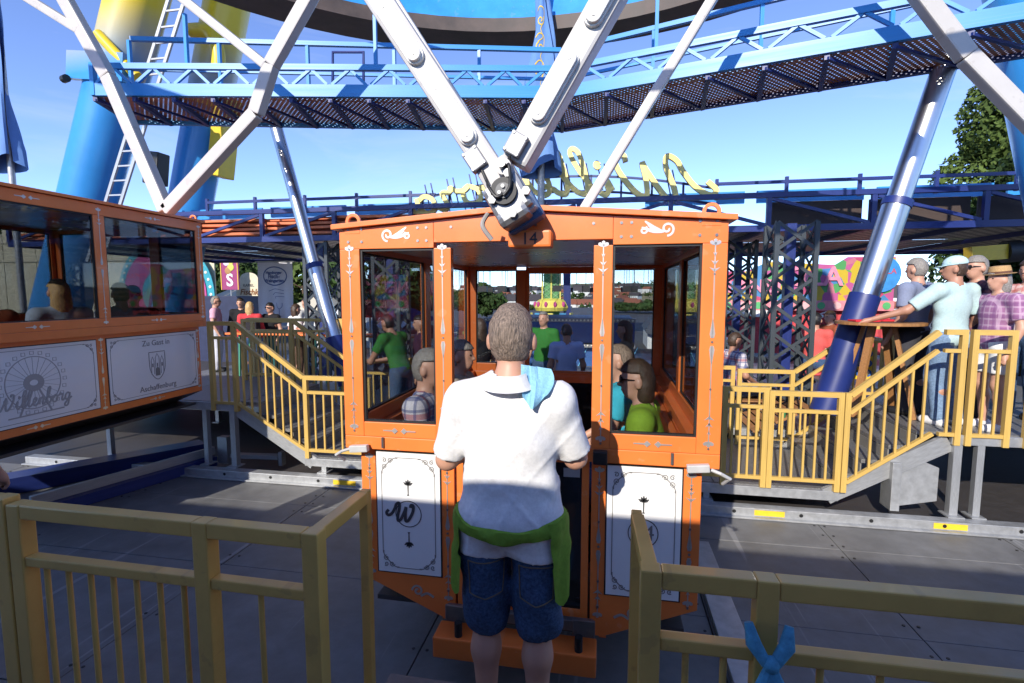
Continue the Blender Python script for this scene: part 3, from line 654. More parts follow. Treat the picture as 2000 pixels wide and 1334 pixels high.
arm(rF[0], ext(rF[0], rF[1], 3.6), .132, .15, -1, 8, off0=.16, step=.475)
# rear arms of this gondola
apR = at(1085, 500, Y=YR)
arm(apR, ext(apR, at(1390, 0, Y=YR), 4.5), .095, .13, 1, 8); arm(apR, ext(apR, at(770, 0, Y=YR), 4.5), .095, .13, 1, 8)
# rear arms of the left neighbour (with branches) and of the right neighbour
apL = at(325, 412, Y=YR)
e1 = at(212, 150, Y=YR); arm(apL, e1, .145, .13, 1, 8, off0=.1, step=.36); arm(e1, ext(e1, at(128, 0, Y=YR), 2.5), .145, .13, 1, 4)
b1 = at(160, 62, Y=YR); arm(b1, ext(b1, at(60, 0, Y=YR), 2.2), .1, .14, 1, 0, cap=False)
e2 = at(500, 222, Y=YR); arm(apL, e2, .145, .13, 1, 8, off0=.1, step=.36); e3 = at(530, 128, Y=YR); arm(e2, e3, .145, .13, 1, 1, off0=.02); arm(e3, ext(e3, at(602, 0, Y=YR), 2.5), .145, .13, 1, 4, off0=.1, step=.4)
arm(at(522, 130, Y=YR), ext(at(522, 130, Y=YR), at(360, 0, Y=YR), 2.6), .1, .14, 1, 0, cap=False)
r1 = at(1888, 110, Y=YR); arm(r1, ext(r1, at(1790, -20, Y=YR), 2.2), .145, .13, 1, 3, off0=.05, step=.4)
arm(r1, ext(r1, at(2010, 235, Y=YR), 2.3), .145, .13, 1, 4, off0=.05, step=.4)
# rim tubes above the frame tie the arms together
for y in (YF, YR): MB().tube([(x, y, 5.6 + .0175 * (x - GX) ** 2 + (.9 if y == YR else 0)) for x in np.linspace(-9, 8, 18)], .09, 10).build('rim_tube', WHITEP, wheel, smooth=True)
# pivot block
pv = empty('pivot', apF); pv.parent = wheel; pv.matrix_parent_inverse = wm(wheel).inverted()
ax = (rF[1] - rF[0]).normalized(); ang = math.atan2((lF[0] - lF[1]).x, (lF[0] - lF[1]).z)
rot = Matrix.Rotation(R(-30), 3, 'Y')
MB().box(apF + Vector((0, -.02, 0)), (.17, .14, .30), Matrix.Rotation(R(-31), 3, 'Y')).build('pivot_arm', WHITEP, pv, bevel=.02)
bk = MB().box(apF + Vector((0.012, -.035, -.045)), (.19, .19, .18), rot).build('pivot_block', STEEL, pv, bevel=.022)
MB().box(apF + Vector((.04, -.06, -.125)), (.16, .16, .08), rot).build('pivot_foot', STEEL, pv, bevel=.03)
MB().box(apF + Vector((.05, .05, -.09)), (.2, .12, .16), rot).build('pivot_pad', mat('blue_pad', (.05, .1, .2), .5), pv, bevel=.02)
cc = apF + Vector((.0, -.14, -.02))
MB().tube([cc + Vector((0, .02, 0)), cc + Vector((0, -.012, 0))], .062, 24).build('socket_ring', BLACK, pv, smooth=True)
MB().tube([cc, cc + Vector((0, -.02, 0))], .036, 20).build('socket_face', mat('socket_grey', (.1, .1, .1), .4), pv, smooth=True)
for t in (90, 210, 330): MB().tube([cc + Vector((.019 * math.cos(R(t)), -.018, .019 * math.sin(R(t)))), cc + Vector((.019 * math.cos(R(t)), -.03, .019 * math.sin(R(t))))], .009, 10).build('socket_pin', STEEL, pv, smooth=True)
for dx, dz in ((-.095, -.02), (.06, .075), (.1, -.09), (-.03, -.17)):
    q = apF + rot @ Vector((dx * .8, 0, dz * .7 - .01)); q.y = apF.y - .135
    MB().tube([q, q + Vector((0, -.022, 0))], .021, 6).build('bolt', STEEL, pv)
jt = apF + Vector((-.005, -.09, .095)); MB().tube([jt, jt + Vector((0, -.045, 0))], .038, 18).build('joint_washer', WHITEP, pv, smooth=True); MB().tube([jt + Vector((0, -.045, 0)), jt + Vector((0, -.085, .004))], .018, 10).build('joint_pin', STEEL, pv, smooth=True)
jb = []
for (p_, a_) in ((at(928, 312, Y=YF - .09), lF), (at(1008, 283, Y=YF - .09), rF)):
    d_ = (a_[1] - a_[0]).normalized(); m_ = Matrix((Vector((0, 1, 0)).cross(d_) * -1, Vector((0, 1, 0)), d_)).transposed()
    j = MB().box(p_, (.085, .05, .105), m_).build('junction_box', mat('cast_alloy', (.2, .2, .21), .45, metal=.7), pv, bevel=.006)
    for sx in (-1, 1):
        for sz in (-1, 1): q = p_ + m_ @ Vector((sx * .032, -.024, sz * .042)); MB().tube([q, q + Vector((0, -.006, 0))], .007, 8).build('box_screw', STEEL, j)
    q = p_ + m_ @ Vector((0, 0, -.06)); jb.append(q)
MB().tube(catmull([jb[0], jb[0] + Vector((.03, -.02, -.06)), apF + Vector((-.07, -.15, -.0)), apF + Vector((-.03, -.17, -.05)), apF + Vector((.0, -.16, -.035))], 6), .008, 8).build('cable', BLACK, pv, smooth=True)
MB().tube(catmull([jb[1], jb[1] + Vector((-.01, -.03, -.06)), apF + Vector((.03, -.17, .09)), apF + Vector((.035, -.17, .0)), apF + Vector((.005, -.17, -.045))], 6), .008, 8).build('cable', BLACK, pv, smooth=True)
MB().tube(catmull([apF + Vector((-.11, .0, -.10)), apF + Vector((-.13, -.03, -.16)), apF + Vector((-.085, -.02, -.23))], 6), .012, 8).build('safety_cable', mat('rope_grey', (.3, .28, .26), .6), pv, smooth=True)

# ================================================================ RING PLATFORM (top), WALKWAY
DECK = None
def perforated(name, col, pitch, hole, metal=.3, solid=False):
    m = mat(name, col, .5, metal=metal, var=.25, scale=4, dirt=.4); nt = m.node_tree
    tc = nt.nodes.new('ShaderNodeTexCoord'); sep = nt.nodes.new('ShaderNodeSeparateXYZ'); nt.links.new(tc.outputs['Object'], sep.inputs[0])
    def wave(out):
        mu = nt.nodes.new('ShaderNodeMath'); mu.operation = 'MULTIPLY'; mu.inputs[1].default_value = math.pi / pitch * 2; nt.links.new(out, mu.inputs[0])
        si = nt.nodes.new('ShaderNodeMath'); si.operation = 'SINE'; nt.links.new(mu.outputs[0], si.inputs[0]); return si.outputs[0]
    mu = nt.nodes.new('ShaderNodeMath'); mu.operation = 'MULTIPLY'; nt.links.new(wave(sep.outputs[0]), mu.inputs[0]); nt.links.new(wave(sep.outputs[1]), mu.inputs[1])
    gt = nt.nodes.new('ShaderNodeMath'); gt.operation = 'GREATER_THAN'; gt.inputs[1].default_value = hole; nt.links.new(mu.outputs[0], gt.inputs[0])
    if solid:
        b = nt.nodes['Principled BSDF']; src = b.inputs['Base Color'].links[0].from_socket; mc = nt.nodes.new('ShaderNodeMixRGB'); nt.links.new(gt.outputs[0], mc.inputs[0]); nt.links.new(src, mc.inputs[1]); mc.inputs[2].default_value = (.02, .02, .02, 1); nt.links.new(mc.outputs[0], b.inputs['Base Color']); return m
    tr = nt.nodes.new('ShaderNodeBsdfTransparent'); mx = nt.nodes.new('ShaderNodeMixShader')
    nt.links.new(gt.outputs[0], mx.inputs[0]); nt.links.new(nt.nodes['Principled BSDF'].outputs[0], mx.inputs[1]); nt.links.new(tr.outputs[0], mx.inputs[2])
    nt.links.new(mx.outputs[0], nt.nodes['Material Output'].inputs[0]); return m
RUST = perforated('walkway_grating', (.38, .18, .10), .075, .72)
CEILP = perforated('perforated_sheet', (.5, .46, .38), .24, .35, metal=.2, solid=True)
wk = empty('walkway', at(1095, 192, Z=4.4), 0, 'light blue truss walkway with handrail spanning between the legs of the wheel', 'walkway')
near = [at(185, 187, Z=4.4), at(1098, 192, Z=4.4), at(2060, 28, Z=4.4)]
far = [at(262, 236, Z=4.4), at(1098, 251, Z=4.4), at(2050, 95, Z=4.4)]
UPZ = Vector((0, 0, 1))
def lerp(a, b, t): return a.lerp(b, t)
for i in range(2):
    n0, n1, f0, f1 = near[i], near[i + 1], far[i], far[i + 1]; d = (n1 - n0).normalized(); e = d * .03
    bar('bottom_chord', n0 + e + UPZ * .07, n1 - e + UPZ * .07, .06, .15, BLUE, wk)
    bar('top_chord', n0 + e + UPZ * .36, n1 - e + UPZ * .36, .06, .07, BLUE, wk)
    bar('far_chord', f0 + e, f1 - e, .07, .1, NAVY if i else BLUE, wk); bar('far_chord', f0 + e + UPZ * .36, f1 - e + UPZ * .36, .05, .05, BLUE, wk)
    nseg = 12 if i == 0 else 8
    for k in range(nseg):
        a = lerp(n0, n1, k / nseg); b = lerp(n0, n1, (k + 1) / nseg); m_ = lerp(a, b, .5)
        bar('diagonal', a + UPZ * .15 + e, m_ + UPZ * .33, .035, .035, BLUE, wk); bar('diagonal', m_ + UPZ * .33 + e, b + UPZ * .15 - e, .035, .035, BLUE, wk)
        fa = lerp(f0, f1, k / nseg); fb = lerp(f0, f1, (k + 1) / nseg)
        dn = Vector((0, 0, .035))
        bar('cross_bearer', a - dn, fa - dn, .05, .06, NAVY, wk); bar('floor_brace', a - dn * 1.5, fb - dn * 1.5, .035, .03, NAVY, wk)
        # grating sheet per bay
        MB().add([lerp(a, b, .01) + UPZ * .0, lerp(a, b, .99), lerp(fa, fb, .99), lerp(fa, fb, .01)], [(0, 1, 2, 3)]).build('grating', RUST, wk)
    npost = 5 if i == 0 else 4
    for k in range(npost + 1):
        p = lerp(f0, f1, k / npost); bar('rail_post', p + UPZ * .05, p + UPZ * 1.12, .045, .045, BLUE, wk)
        if k in (1, 3): q = lerp(n0, n1, k / npost); bar('rail_post', q + UPZ * .36, q + UPZ * 1.0, .04, .04, BLUE, wk)
    bar('handrail', f0 + e + UPZ * 1.14, f1 - e + UPZ * 1.14, .06, .06, BLUE, wk); bar('knee_rail', f0 + e + UPZ * .72, f1 - e + UPZ * .72, .04, .04, BLUE, wk)
bar('end_chord', near[0] + UPZ * .07, far[0] + UPZ * .07, .06, .15, BLUE, wk)
bar('end_post', near[0] + UPZ * .0, near[0] + UPZ * .4, .06, .06, BLUE, wk)
hoop = [at(650, 160, Y=near[1].y - .3), at(650, 102, Y=near[1].y - .3), at(710, 102, Y=near[1].y - .3), at(710, 160, Y=near[1].y - .3)]
MB().tube(hoop, .02, 8).build('gate_hoop', NAVY, wk, smooth=True)

rg = empty('ring_platform', at(950, 62, Z=6.3), 0, 'curved light blue ring girder with dark underside high above the walkway', 'girder')
c3 = [at(560, 0, Z=6.3), at(950, 62, Z=6.3), at(1365, 0, Z=6.3)]
(x1, y1), (x2, y2), (x3, y3) = [(p.x, p.y) for p in c3]
A_ = np.array([[x2 - x1, y2 - y1], [x3 - x1, y3 - y1]]) * 2; B_ = np.array([x2 ** 2 - x1 ** 2 + y2 ** 2 - y1 ** 2, x3 ** 2 - x1 ** 2 + y3 ** 2 - y1 ** 2])
cx_, cy_ = np.linalg.solve(A_, B_); rad = math.hypot(x1 - cx_, y1 - cy_)
a0 = math.atan2(y1 - cy_, x1 - cx_); a1 = math.atan2(y3 - cy_, x3 - cx_)
da = (a1 - a0)
angs = np.linspace(a0 - .5 * da, a1 + .5 * da, 29)
def arc(r, z): return [(cx_ + r * math.cos(t), cy_ + r * math.sin(t), z) for t in angs]
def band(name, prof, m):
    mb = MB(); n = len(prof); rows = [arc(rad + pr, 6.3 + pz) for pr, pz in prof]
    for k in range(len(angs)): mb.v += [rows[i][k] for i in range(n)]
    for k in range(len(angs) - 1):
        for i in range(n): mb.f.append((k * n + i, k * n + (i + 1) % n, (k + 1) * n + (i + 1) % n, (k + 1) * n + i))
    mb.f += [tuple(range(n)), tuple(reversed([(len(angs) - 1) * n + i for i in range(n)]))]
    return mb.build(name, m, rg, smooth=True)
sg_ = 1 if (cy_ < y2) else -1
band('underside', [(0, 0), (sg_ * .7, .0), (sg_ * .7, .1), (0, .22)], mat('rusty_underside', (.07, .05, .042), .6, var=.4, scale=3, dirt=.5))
band('fascia', [(sg_ * .05, .225), (sg_ * .9, .23), (sg_ * .9, 1.0), (sg_ * .3, 1.0)], BLUE)

# ================================================================ LEGS AND STRUTS
def grad_mat(name, lo, hi, z0, z1):
    m = mat(name, lo, .38, var=.06, scale=2, coat=.2, dirt=.2); nt = m.node_tree; b = nt.nodes['Principled BSDF']
    src = b.inputs['Base Color'].links[0].from_socket
    g = nt.nodes.new('ShaderNodeNewGeometry'); sp = nt.nodes.new('ShaderNodeSeparateXYZ'); nt.links.new(g.outputs['Position'], sp.inputs[0])
    mr = nt.nodes.new('ShaderNodeMapRange'); mr.inputs[1].default_value = z0; mr.inputs[2].default_value = z1; nt.links.new(sp.outputs[2], mr.inputs[0])
    mx = nt.nodes.new('ShaderNodeMixRGB'); nt.links.new(mr.outputs[0], mx.inputs[0]); nt.links.new(src, mx.inputs[1]); mx.inputs[2].default_value = (*hi, 1)
    nt.links.new(mx.outputs[0], b.inputs['Base Color']); return m
LEG = grad_mat('leg_paint', (.03, .25, .62), (.72, .52, .02), 6.0, 7.3)
YEL = mat('yellow_leg_paint', (.72, .52, .02), .4, var=.08, dirt=.2)
def leg(pts, r, label, extra=None):
    o = empty('support_leg', (pts[0].x, pts[0].y, FZ), 0, label, 'support leg', 'tubular legs of the big wheel')
    d = (pts[1] - pts[0]).normalized(); p0 = pts[0] + d * ((FZ - pts[0].z) / d.z); p1 = pts[0] + d * ((9.5 - pts[0].z) / d.z)
    MB().tube([p0, p1], r, 36).build('leg_tube', LEG, o, smooth=True)
    pt = lambda z: p0 + d * ((z - p0.z) / d.z)
    MB().tube([pt(6.0), pt(6.15)], r * 1.06, 36).build('collar', YEL, o, smooth=True)
    return o, pt
LY = 8.9
o1, pt1 = leg([at(140, 520, Y=LY), at(262, 30, Y=LY)], .50, 'thick leg tube fading from blue to yellow, its ladder alongside')
q = pt1(6.1); rb = o1
MB().tube([q + Vector((.2, -.55, .55)), q + Vector((.95, -.5, -.25))], .09, 14).build('locking_pipe', YEL, rb, smooth=True)
bar('bracket', q + Vector((-.6, -.45, .1)), q + Vector((.75, -.55, -.1)), .12, .5, LEG, rb)
MB().tube([q + Vector((-.62, -.56, -.2)), q + Vector((-.5, -.6, -.2))], .07, 10).build('bracket_bolt', BLACK, rb, smooth=True)
# ladder
la = [at(220, 400, Y=LY - .3), at(345, 0, Y=LY - .3)]; ld = empty('ladder', la[0], 0, 'galvanised ladder climbing beside the thick blue leg tube', 'ladder'); dd = (la[1] - la[0]).normalized(); LL = 6.5
for s in (-.18, .18): bar('stile', la[0] + Vector((s, 0, 0)) - dd * 1.2, la[0] + Vector((s, 0, 0)) + dd * LL, .04, .06, GALV, ld)
for k in range(24): p_ = la[0] + dd * (-1.0 + k * .3); bar('rung', p_ - Vector((.17, 0, 0)), p_ + Vector((.17, 0, 0)), .028, .028, GALV, ld)
o2, pt2 = leg([at(372, 400, Y=10.4), at(440, 30, Y=10.4)], .45, 'rear leg tube, yellow at the top, with a box mounted on its side')
bq = pt2(5.75); MB().box(bq + Vector((.52, -.1, -.45)), (.3, .5, 1.7), Matrix.Rotation(R(10), 3, 'Y')).build('cable_box', YEL, o2, bevel=.02)
MB().tube(catmull([bq + Vector((.1, -.4, 1.7)), bq + Vector((.6, -.45, 1.6)), bq + Vector((.75, -.45, 1.2)), bq + Vector((.75, -.45, .9))], 5), .14, 12).build('elbow_pipe', YEL, o2, smooth=True)
o3, pt3 = leg([at(2075, 330, Y=7.6), at(2022, 60, Y=7.6)], .40, 'blue green leg tube at the edge beside the leafy tree')
# black loudspeaker hanging by the left leg
sp_ = MB().box(at(305, 330, Y=7.2), (.26, .24, .5), Matrix.Rotation(R(8), 3, 'Y')).build('loudspeaker', BLACK, None, bevel=.02); pset(sp_, 'black loudspeaker box hung beside the ladder above the left gondola', 'loudspeaker')
def strut(b, t, mid, r0, r1, label):
    o = empty('hydraulic_strut', (b.x, b.y, PZ), 0, label, 'strut', 'polished steel struts under the walkway')
    d = (t - b).normalized(); base = b + d * ((PZ - b.z) / d.z) if d.z else b
    MB().tube([b + d * .0, lerp(b, t, mid)], r0, 28).build('lower_tube', CHROME, o, smooth=True)
    MB().tube([lerp(b, t, mid), t], r1, 28).build('upper_tube', CHROME, o, smooth=True)
    MB().tube([lerp(b, t, mid) - d * .05, lerp(b, t, mid) + d * .03], r0 * 1.08, 28).build('collar', NAVY, o, smooth=True)
    MB().tube([base - d * .05, b + d * .08], r0 * 1.14, 28).build('blue_sleeve', NAVY, o, smooth=True)
    return o
strut(at(1685, 590, Y=6.55), at(1858, 92, Y=6.75), .40, .14, .12, 'thick polished steel strut in blue sleeve rising beside the bar table')
strut(at(655, 668, Y=7.2), at(533, 225, Y=7.55), .33, .115, .095, 'slimmer polished steel strut rising past the wine garden banner')

# ================================================================ PAVILION CANOPY
cn = empty('canopy', (GX, 9, PZ), 0, 'long dark blue truss canopy with perforated ceiling behind the gondolas', 'canopy')
CY0, CY1, CZ = 8.9, 14.6, 2.92
X0, X1 = -12.5, 11.5
for y in (CY0, CY1):
    bar('bottom_chord', (X0, y, CZ), (X1, y, CZ), .09, .1, NAVY, cn); bar('top_chord', (X0, y, CZ + .52), (X1, y, CZ + .52), .09, .08, NAVY, cn)
xsn = np.arange(X0, X1 + .01, 1.5)
for i, x in enumerate(xsn):
    bar('truss_post', (x, CY0, CZ + .05), (x, CY0, CZ + .48), .07, .07, NAVY, cn)
    if i < len(xsn) - 1:
        l = x < GX
        bar('truss_diagonal', (x + .05, CY0, CZ + (.06 if l else .46)), (x + 1.45, CY0, CZ + (.46 if l else .06)), .05, .05, NAVY, cn)
    bar('rafter', (x, CY0 + .05, CZ), (x, CY1 - .05, CZ), .07, .08, NAVY, cn)
    if i < len(xsn) - 1:
        for y0_, y1_ in ((CY0 + .06, 11.7), (11.74, CY1 - .06)):
            MB().add([(x + .01, y0_, CZ + .045), (x + 1.49, y0_, CZ + .045), (x + 1.49, y1_, CZ + .045), (x + .01, y1_, CZ + .045)], [(0, 1, 2, 3)]).build('ceiling_sheet', CEILP, cn)
    # dark tarpaulin bays behind the right truss, orange stacked slats behind the left one
    if x >= 2.5 and i < len(xsn) - 1: MB().bb(x + .05, x + 1.45, CY0 + .25, CY0 + .28, CZ + .08, CZ + .45).build('dark_screen', mat('brown_mesh', (.05, .033, .028), .8, var=.2), cn)
    if x < -3.4 and i < len(xsn) - 1:
        for k in range(4):
            o = MB().box((x + .75, CY0 + .35 + random.uniform(-.05, .05), CZ + .13 + .085 * k), (1.47, .5, .05), Matrix.Rotation(random.uniform(-.012, .012), 3, 'Y')).build('orange_board', mat('orange_board', (.62, .16, .06), .6, var=.25, scale=3, dirt=.3), cn, bevel=.008)
for x in np.arange(X0 + .7, X1, 1.9):   # light-blue panels standing on the canopy behind the truss
    if not (-1.9 < x < 1.1): MB().bb(x - .85, x + .85, CY0 + .9, CY0 + .95, CZ + .55, CZ + .76).build('blue_board', BLUE, cn, bevel=.004)
for xa, xb in ((X0 + 4.4, -3.2), (1.8, 6.2)):
    bar('upper_rail', (xa, CY0 + .5, CZ + .82), (xb, CY0 + .5, CZ + .82), .05, .05, NAVY, cn)
    for x in np.arange(xa, xb + .01, 1.1): bar('upper_post', (x, CY0 + .5, CZ + .55), (x, CY0 + .5, CZ + .9), .05, .05, NAVY, cn)
def column(x, y, w, label):
    o = empty('lattice_column', (x, y, PZ), 0, label, 'column', 'lattice columns of the canopy')
    z0, z1 = .2, CZ - .06; G = mat('column_grey', (.035, .045, .055), .5, var=.2, dirt=.3)
    bar('core_post', (x, y, z0), (x, y, z1), .12, .12, NAVY, o)
    for sx in (-1, 1):
        for sy in (-1, 1): bar('corner_angle', (x + sx * w / 2, y + sy * w / 2, z0), (x + sx * w / 2, y + sy * w / 2, z1), .06, .06, G, o)
    nb = 7; h = (z1 - z0) / nb
    for k in range(nb):
        for sy in (-1, 1):
            yy = y + sy * (w / 2 + .012)
            for s in (-1, 1): bar('lattice_strip', (x - s * w / 2, yy + .007 * s, z0 + k * h), (x + s * w / 2, yy + .007 * s, z0 + (k + 1) * h), .012, .055, G, o, up=(0, 1, 0)) if False else MB().beam((x - s * w / 2, yy + .007 * s, z0 + k * h), (x + s * w / 2, yy + .007 * s, z0 + (k + 1) * h), .045, .01, up=(0, 1, 0)).build('lattice_strip', G, o)
        for sx in (-1, 1):
            xx = x + sx * (w / 2 + .012)
            for s in (-1, 1): MB().beam((xx + .007 * s, y - s * w / 2, z0 + k * h), (xx + .007 * s, y + s * w / 2, z0 + (k + 1) * h), .045, .01, up=(1, 0, 0)).build('lattice_strip', G, o)
    return o
column(at(1537, 600, Y=7.9).x, 7.9, .50, 'grey lattice column between the red booth and the bar table')
column(at(1438, 600, Y=10.4).x, 10.4, .5, 'grey lattice column close beside the right edge of gondola 14')
column(at(632, 600, Y=9.2).x, 9.2, .45, 'grey lattice column behind the slimmer polished strut')
column(at(765, 600, Y=8.6).x, 8.6, .45, 'dark lattice column seen through the left window of gondola 14')
bar('hoist_body', at(1890, 497, Y=9.2) + Vector((0, 0, 0)), at(1960, 492, Y=9.2), .2, .22, YELLOWP, cn); MB().tube([at(1960, 492, Y=9.2), at(1988, 490, Y=9.2)], .17, 14).build('hoist_motor', BLACK, cn, smooth=True)

# roof sign seen from behind: reading direction runs towards -X
sg = empty('roof_sign', (-.8, 9.2, CZ + .5), 0, 'yellow script lettering on arched blue truss, seen from behind above the canopy', 'sign')
def zarch(x): return 3.60 + .30 * max(0, 1 - ((x + .85) / 2.55) ** 2)
mats_ = mat('sign_yellow', (.80, .66, .22), .45, var=.08, dirt=.2)
word = 'Willenborg'; tot = sum(SCRIPT[c][1] for c in word); size = .66; sxs = 4.95 / (tot * size)
x = 0.
for c in word:
    st_, adv = SCRIPT[c]; mb = MB()
    for s_ in st_:
        pts = catmull(s_, 5); k_ = 1.0
        pp = []
        for a, b in pts:
            X_ = 1.22 - (x + a + .18 * b) * size * sxs * .96; pp.append((X_, zarch(X_) - .3 + b * size * k_))
        mb.ribbon(pp, .085, lambda a, b, d: (a, 9.15 - d, b), .06)
    lt = mb.build('letter', mats_, sg)
    for dx in (.08, .2):
        X_ = 1.22 - (x + dx) * size * sxs * .96; bar('letter_stay', (X_, 9.21, zarch(X_) - .2), (X_ - .1, 9.21, zarch(X_) + .25), .02, .02, NAVY, lt)
    x += adv
xx = np.linspace(-3.4, 1.75, 11)
for a, b in zip(xx[:-1], xx[1:]):
    for dz in (-.12, .14): bar('arch_chord', (a, 9.25, zarch(a) + dz - .1), (b, 9.25, zarch(b) + dz - .1), .035, .035, NAVY, sg)
    bar('arch_post', (a, 9.25, CZ + .55), (a, 9.25, zarch(a) + .06), .035, .035, NAVY, sg)

# flags
def flag(px, y, ztop, zbot, label, side):
    p = at(px, 330, Y=y); o = empty('flag', (p.x, y, CZ), 0, label, 'flag', 'furled blue flags on steel poles')
    MB().tube([(p.x, y, CZ + .05 if y > 8 else .2), (p.x, y, 8 if y < 8 else 9.5)], .045 if y < 8 else .06, 12).build('flag_pole', GALV, o, smooth=True)
    FB = mat('flag_blue', (.10, .22, .50), .75, var=.12, scale=3); nt = FB.node_tree
    mb = MB(); rows = 34; cols = 22
    for i in range(rows):
        t = i / (rows - 1); z = ztop + (zbot - ztop) * t
        w = (.10 + .26 * t) * (1.35 if y > 8 else 1)
        for j in range(cols):
            a = 2 * math.pi * j / (cols - 1) * .93; rr = w * (.75 + .25 * math.sin(3 * a + 5 * t)) * (.8 + .2 * math.sin(7 * t + a))
            mb.v.append((p.x + side * w * .5 + rr * math.cos(a), y - .06 + .6 * rr * math.sin(a), z - .25 * max(0, math.sin(a * .5 + .4)) * (t > .97)))
    for i in range(rows - 1):
        for j in range(cols - 1): a = i * cols + j; mb.f.append((a, a + 1, a + cols + 1, a + cols))
    cl = mb.build('flag_cloth', FB, o, smooth=True)
    YF_ = mat('flag_yellow', (.65, .45, .05), .75, var=.1); pr = MB()
    fy = y - .06
    def wrap(a, b, d):   # print follows the cloth front
        t = (b - ztop) / (zbot - ztop); w = (.10 + .26 * t) * (1.35 if y > 8 else 1)
        an = -math.pi / 2 + a / w * 1.0; rr = w * (.75 + .25 * math.sin(3 * (an % (2 * math.pi)) + 5 * t)) * (.8 + .2 * math.sin(7 * t + (an % (2 * math.pi)))) + .006 + d
        return (p.x + side * w * .5 + rr * math.cos(an), fy + .6 * rr * math.sin(an), b)
    for k, zc in enumerate(np.linspace(ztop - .5, zbot + .5, 5)):
        pr = MB()
        pr.ribbon(spiral(.0, zc, .09, 1.3, R(40 + 70 * k), 1 if k % 2 else -1), .022, wrap, .002)
        pr.ribbon(catmull([(.09, zc), (.0, zc - .14), (.06, zc - .26), (-.05, zc - .34)], 5), .016, wrap, .002)
        pr.ribbon(catmull([(.09, zc), (.1, zc + .16), (-.02, zc + .22), (-.1, zc + .15)], 5), .02, wrap, .002)
        pr.build('flag_print', YF_, cl)
flag(1057, 8.8, at(1057, -15, Y=8.8).z, at(1057, 318, Y=8.8).z, 'furled blue flag with yellow wheel print hanging beside the V arms', 0)
flag(22, 6.6, 6.6, 4.0, 'furled blue flag hanging above the roof of the left gondola', -.2)

# ================================================================ TICKET BOOTH behind the photographer (its roof shades the gate)
bo = empty('ticket_booth', (0, -3, 0), 0, 'ticket booth with wide flat roof behind the boarding gate', 'booth')
ROOFY, ROOFZ = -1.0, 2.56
MB().bb(-9, 10, -4.6, ROOFY, ROOFZ - .0, ROOFZ + .22).build('roof', mat('booth_roof', (.35, .34, .32), .6), bo, bevel=.01)
MB().bb(-8.6, 9.6, -4.4, -4.3, 0, ROOFZ).build('back_wall', mat('booth_wall', (.5, .12, .05), .6), bo)
for x in (-8, -4, 0.6, 4, 8): bar('roof_post', (x, -3.9, 0), (x, -3.9, ROOFZ), .1, .1, GOLD, bo)
# ================================================================ PEOPLE (signed distance bodies meshed with surface nets)
def surface_nets(f, lo, hi, h):
    n = [int(math.ceil((hi[i] - lo[i]) / h)) + 1 for i in range(3)]
    ax = [lo[i] + h * np.arange(n[i]) for i in range(3)]
    st = 4; ca = [np.append(a_[::st], a_[::st][-1] + st * h) for a_ in ax]; Xc, Yc, Zc = np.meshgrid(*ca, indexing='ij'); Dc = f(np.stack([Xc, Yc, Zc], -1).reshape(-1, 3)).reshape(Xc.shape)
    near_ = np.abs(Dc) < st * h * 2.2
    ii = [np.minimum((np.arange(n[i]) + st // 2) // st, len(ca[i]) - 1) for i in range(3)]
    D = Dc[np.ix_(*ii)].copy(); mk_ = near_[np.ix_(*ii)]; q_ = np.argwhere(mk_)
    D[mk_] = f(np.array(lo) + h * q_); S = D < 0
    cs = [D[i:n[0] - 1 + i, j:n[1] - 1 + j, k:n[2] - 1 + k] for i in (0, 1) for j in (0, 1) for k in (0, 1)]
    st = np.stack([c < 0 for c in cs]); act = st.any(0) & ~st.all(0)
    idx = -np.ones(act.shape, int); ijk = np.argwhere(act)
    if len(ijk) == 0: return None
    idx[act] = np.arange(len(ijk))
    acc = np.zeros((len(ijk), 3)); cnt = np.zeros(len(ijk)); off = [(i, j, k) for i in (0, 1) for j in (0, 1) for k in (0, 1)]
    for a in range(8):
        for b in range(a + 1, 8):
            d = np.abs(np.array(off[a]) - np.array(off[b])).sum()
            if d != 1: continue
            fa = cs[a][act]; fb = cs[b][act]; m = (fa < 0) != (fb < 0)
            t = np.where(m, fa / np.where(m, fa - fb, 1), 0)
            p = np.array(off[a])[None] + t[:, None] * (np.array(off[b]) - np.array(off[a]))[None]
            acc[m] += p[m]; cnt[m] += 1
    V = (ijk + acc / cnt[:, None]) * h + np.array(lo); faces = []
    for d in range(3):
        e = [0, 0, 0]; e[d] = 1; sl0 = tuple(slice(0, n[i] - e[i]) for i in range(3)); sl1 = tuple(slice(e[i], n[i]) for i in range(3))
        ch = S[sl0] != S[sl1]; pos = np.argwhere(ch); flip = S[sl0][ch]
        b, c = [(1, 2), (2, 0), (0, 1)][d]
        ok = (pos[:, b] > 0) & (pos[:, c] > 0) & (pos[:, b] < n[b] - 1) & (pos[:, c] < n[c] - 1); pos = pos[ok]; flip = flip[ok]
        def I(db, dc):
            q = pos.copy(); q[:, b] -= db; q[:, c] -= dc; return idx[q[:, 0], q[:, 1], q[:, 2]]
        q = np.stack([I(1, 1), I(0, 1), I(0, 0), I(1, 0)], 1); q[~flip] = q[~flip][:, ::-1]; faces.append(q)
    return V, np.concatenate(faces)
def d_cap(P, a, b, r1, r2):
    a = np.array(a); b = np.array(b); ab = b - a; t = np.clip(((P - a) @ ab) / (ab @ ab + 1e-9), 0, 1)
    return np.linalg.norm(P - a - t[:, None] * ab, axis=1) - (r1 + (r2 - r1) * t)
def d_ell(P, c, r, M=None):
    q = P - np.array(c)
    if M is not None: q = q @ M
    r = np.array(r); k0 = np.linalg.norm(q / r, axis=1); k1 = np.linalg.norm(q / (r * r), axis=1) + 1e-9
    return k0 * (k0 - 1) / k1
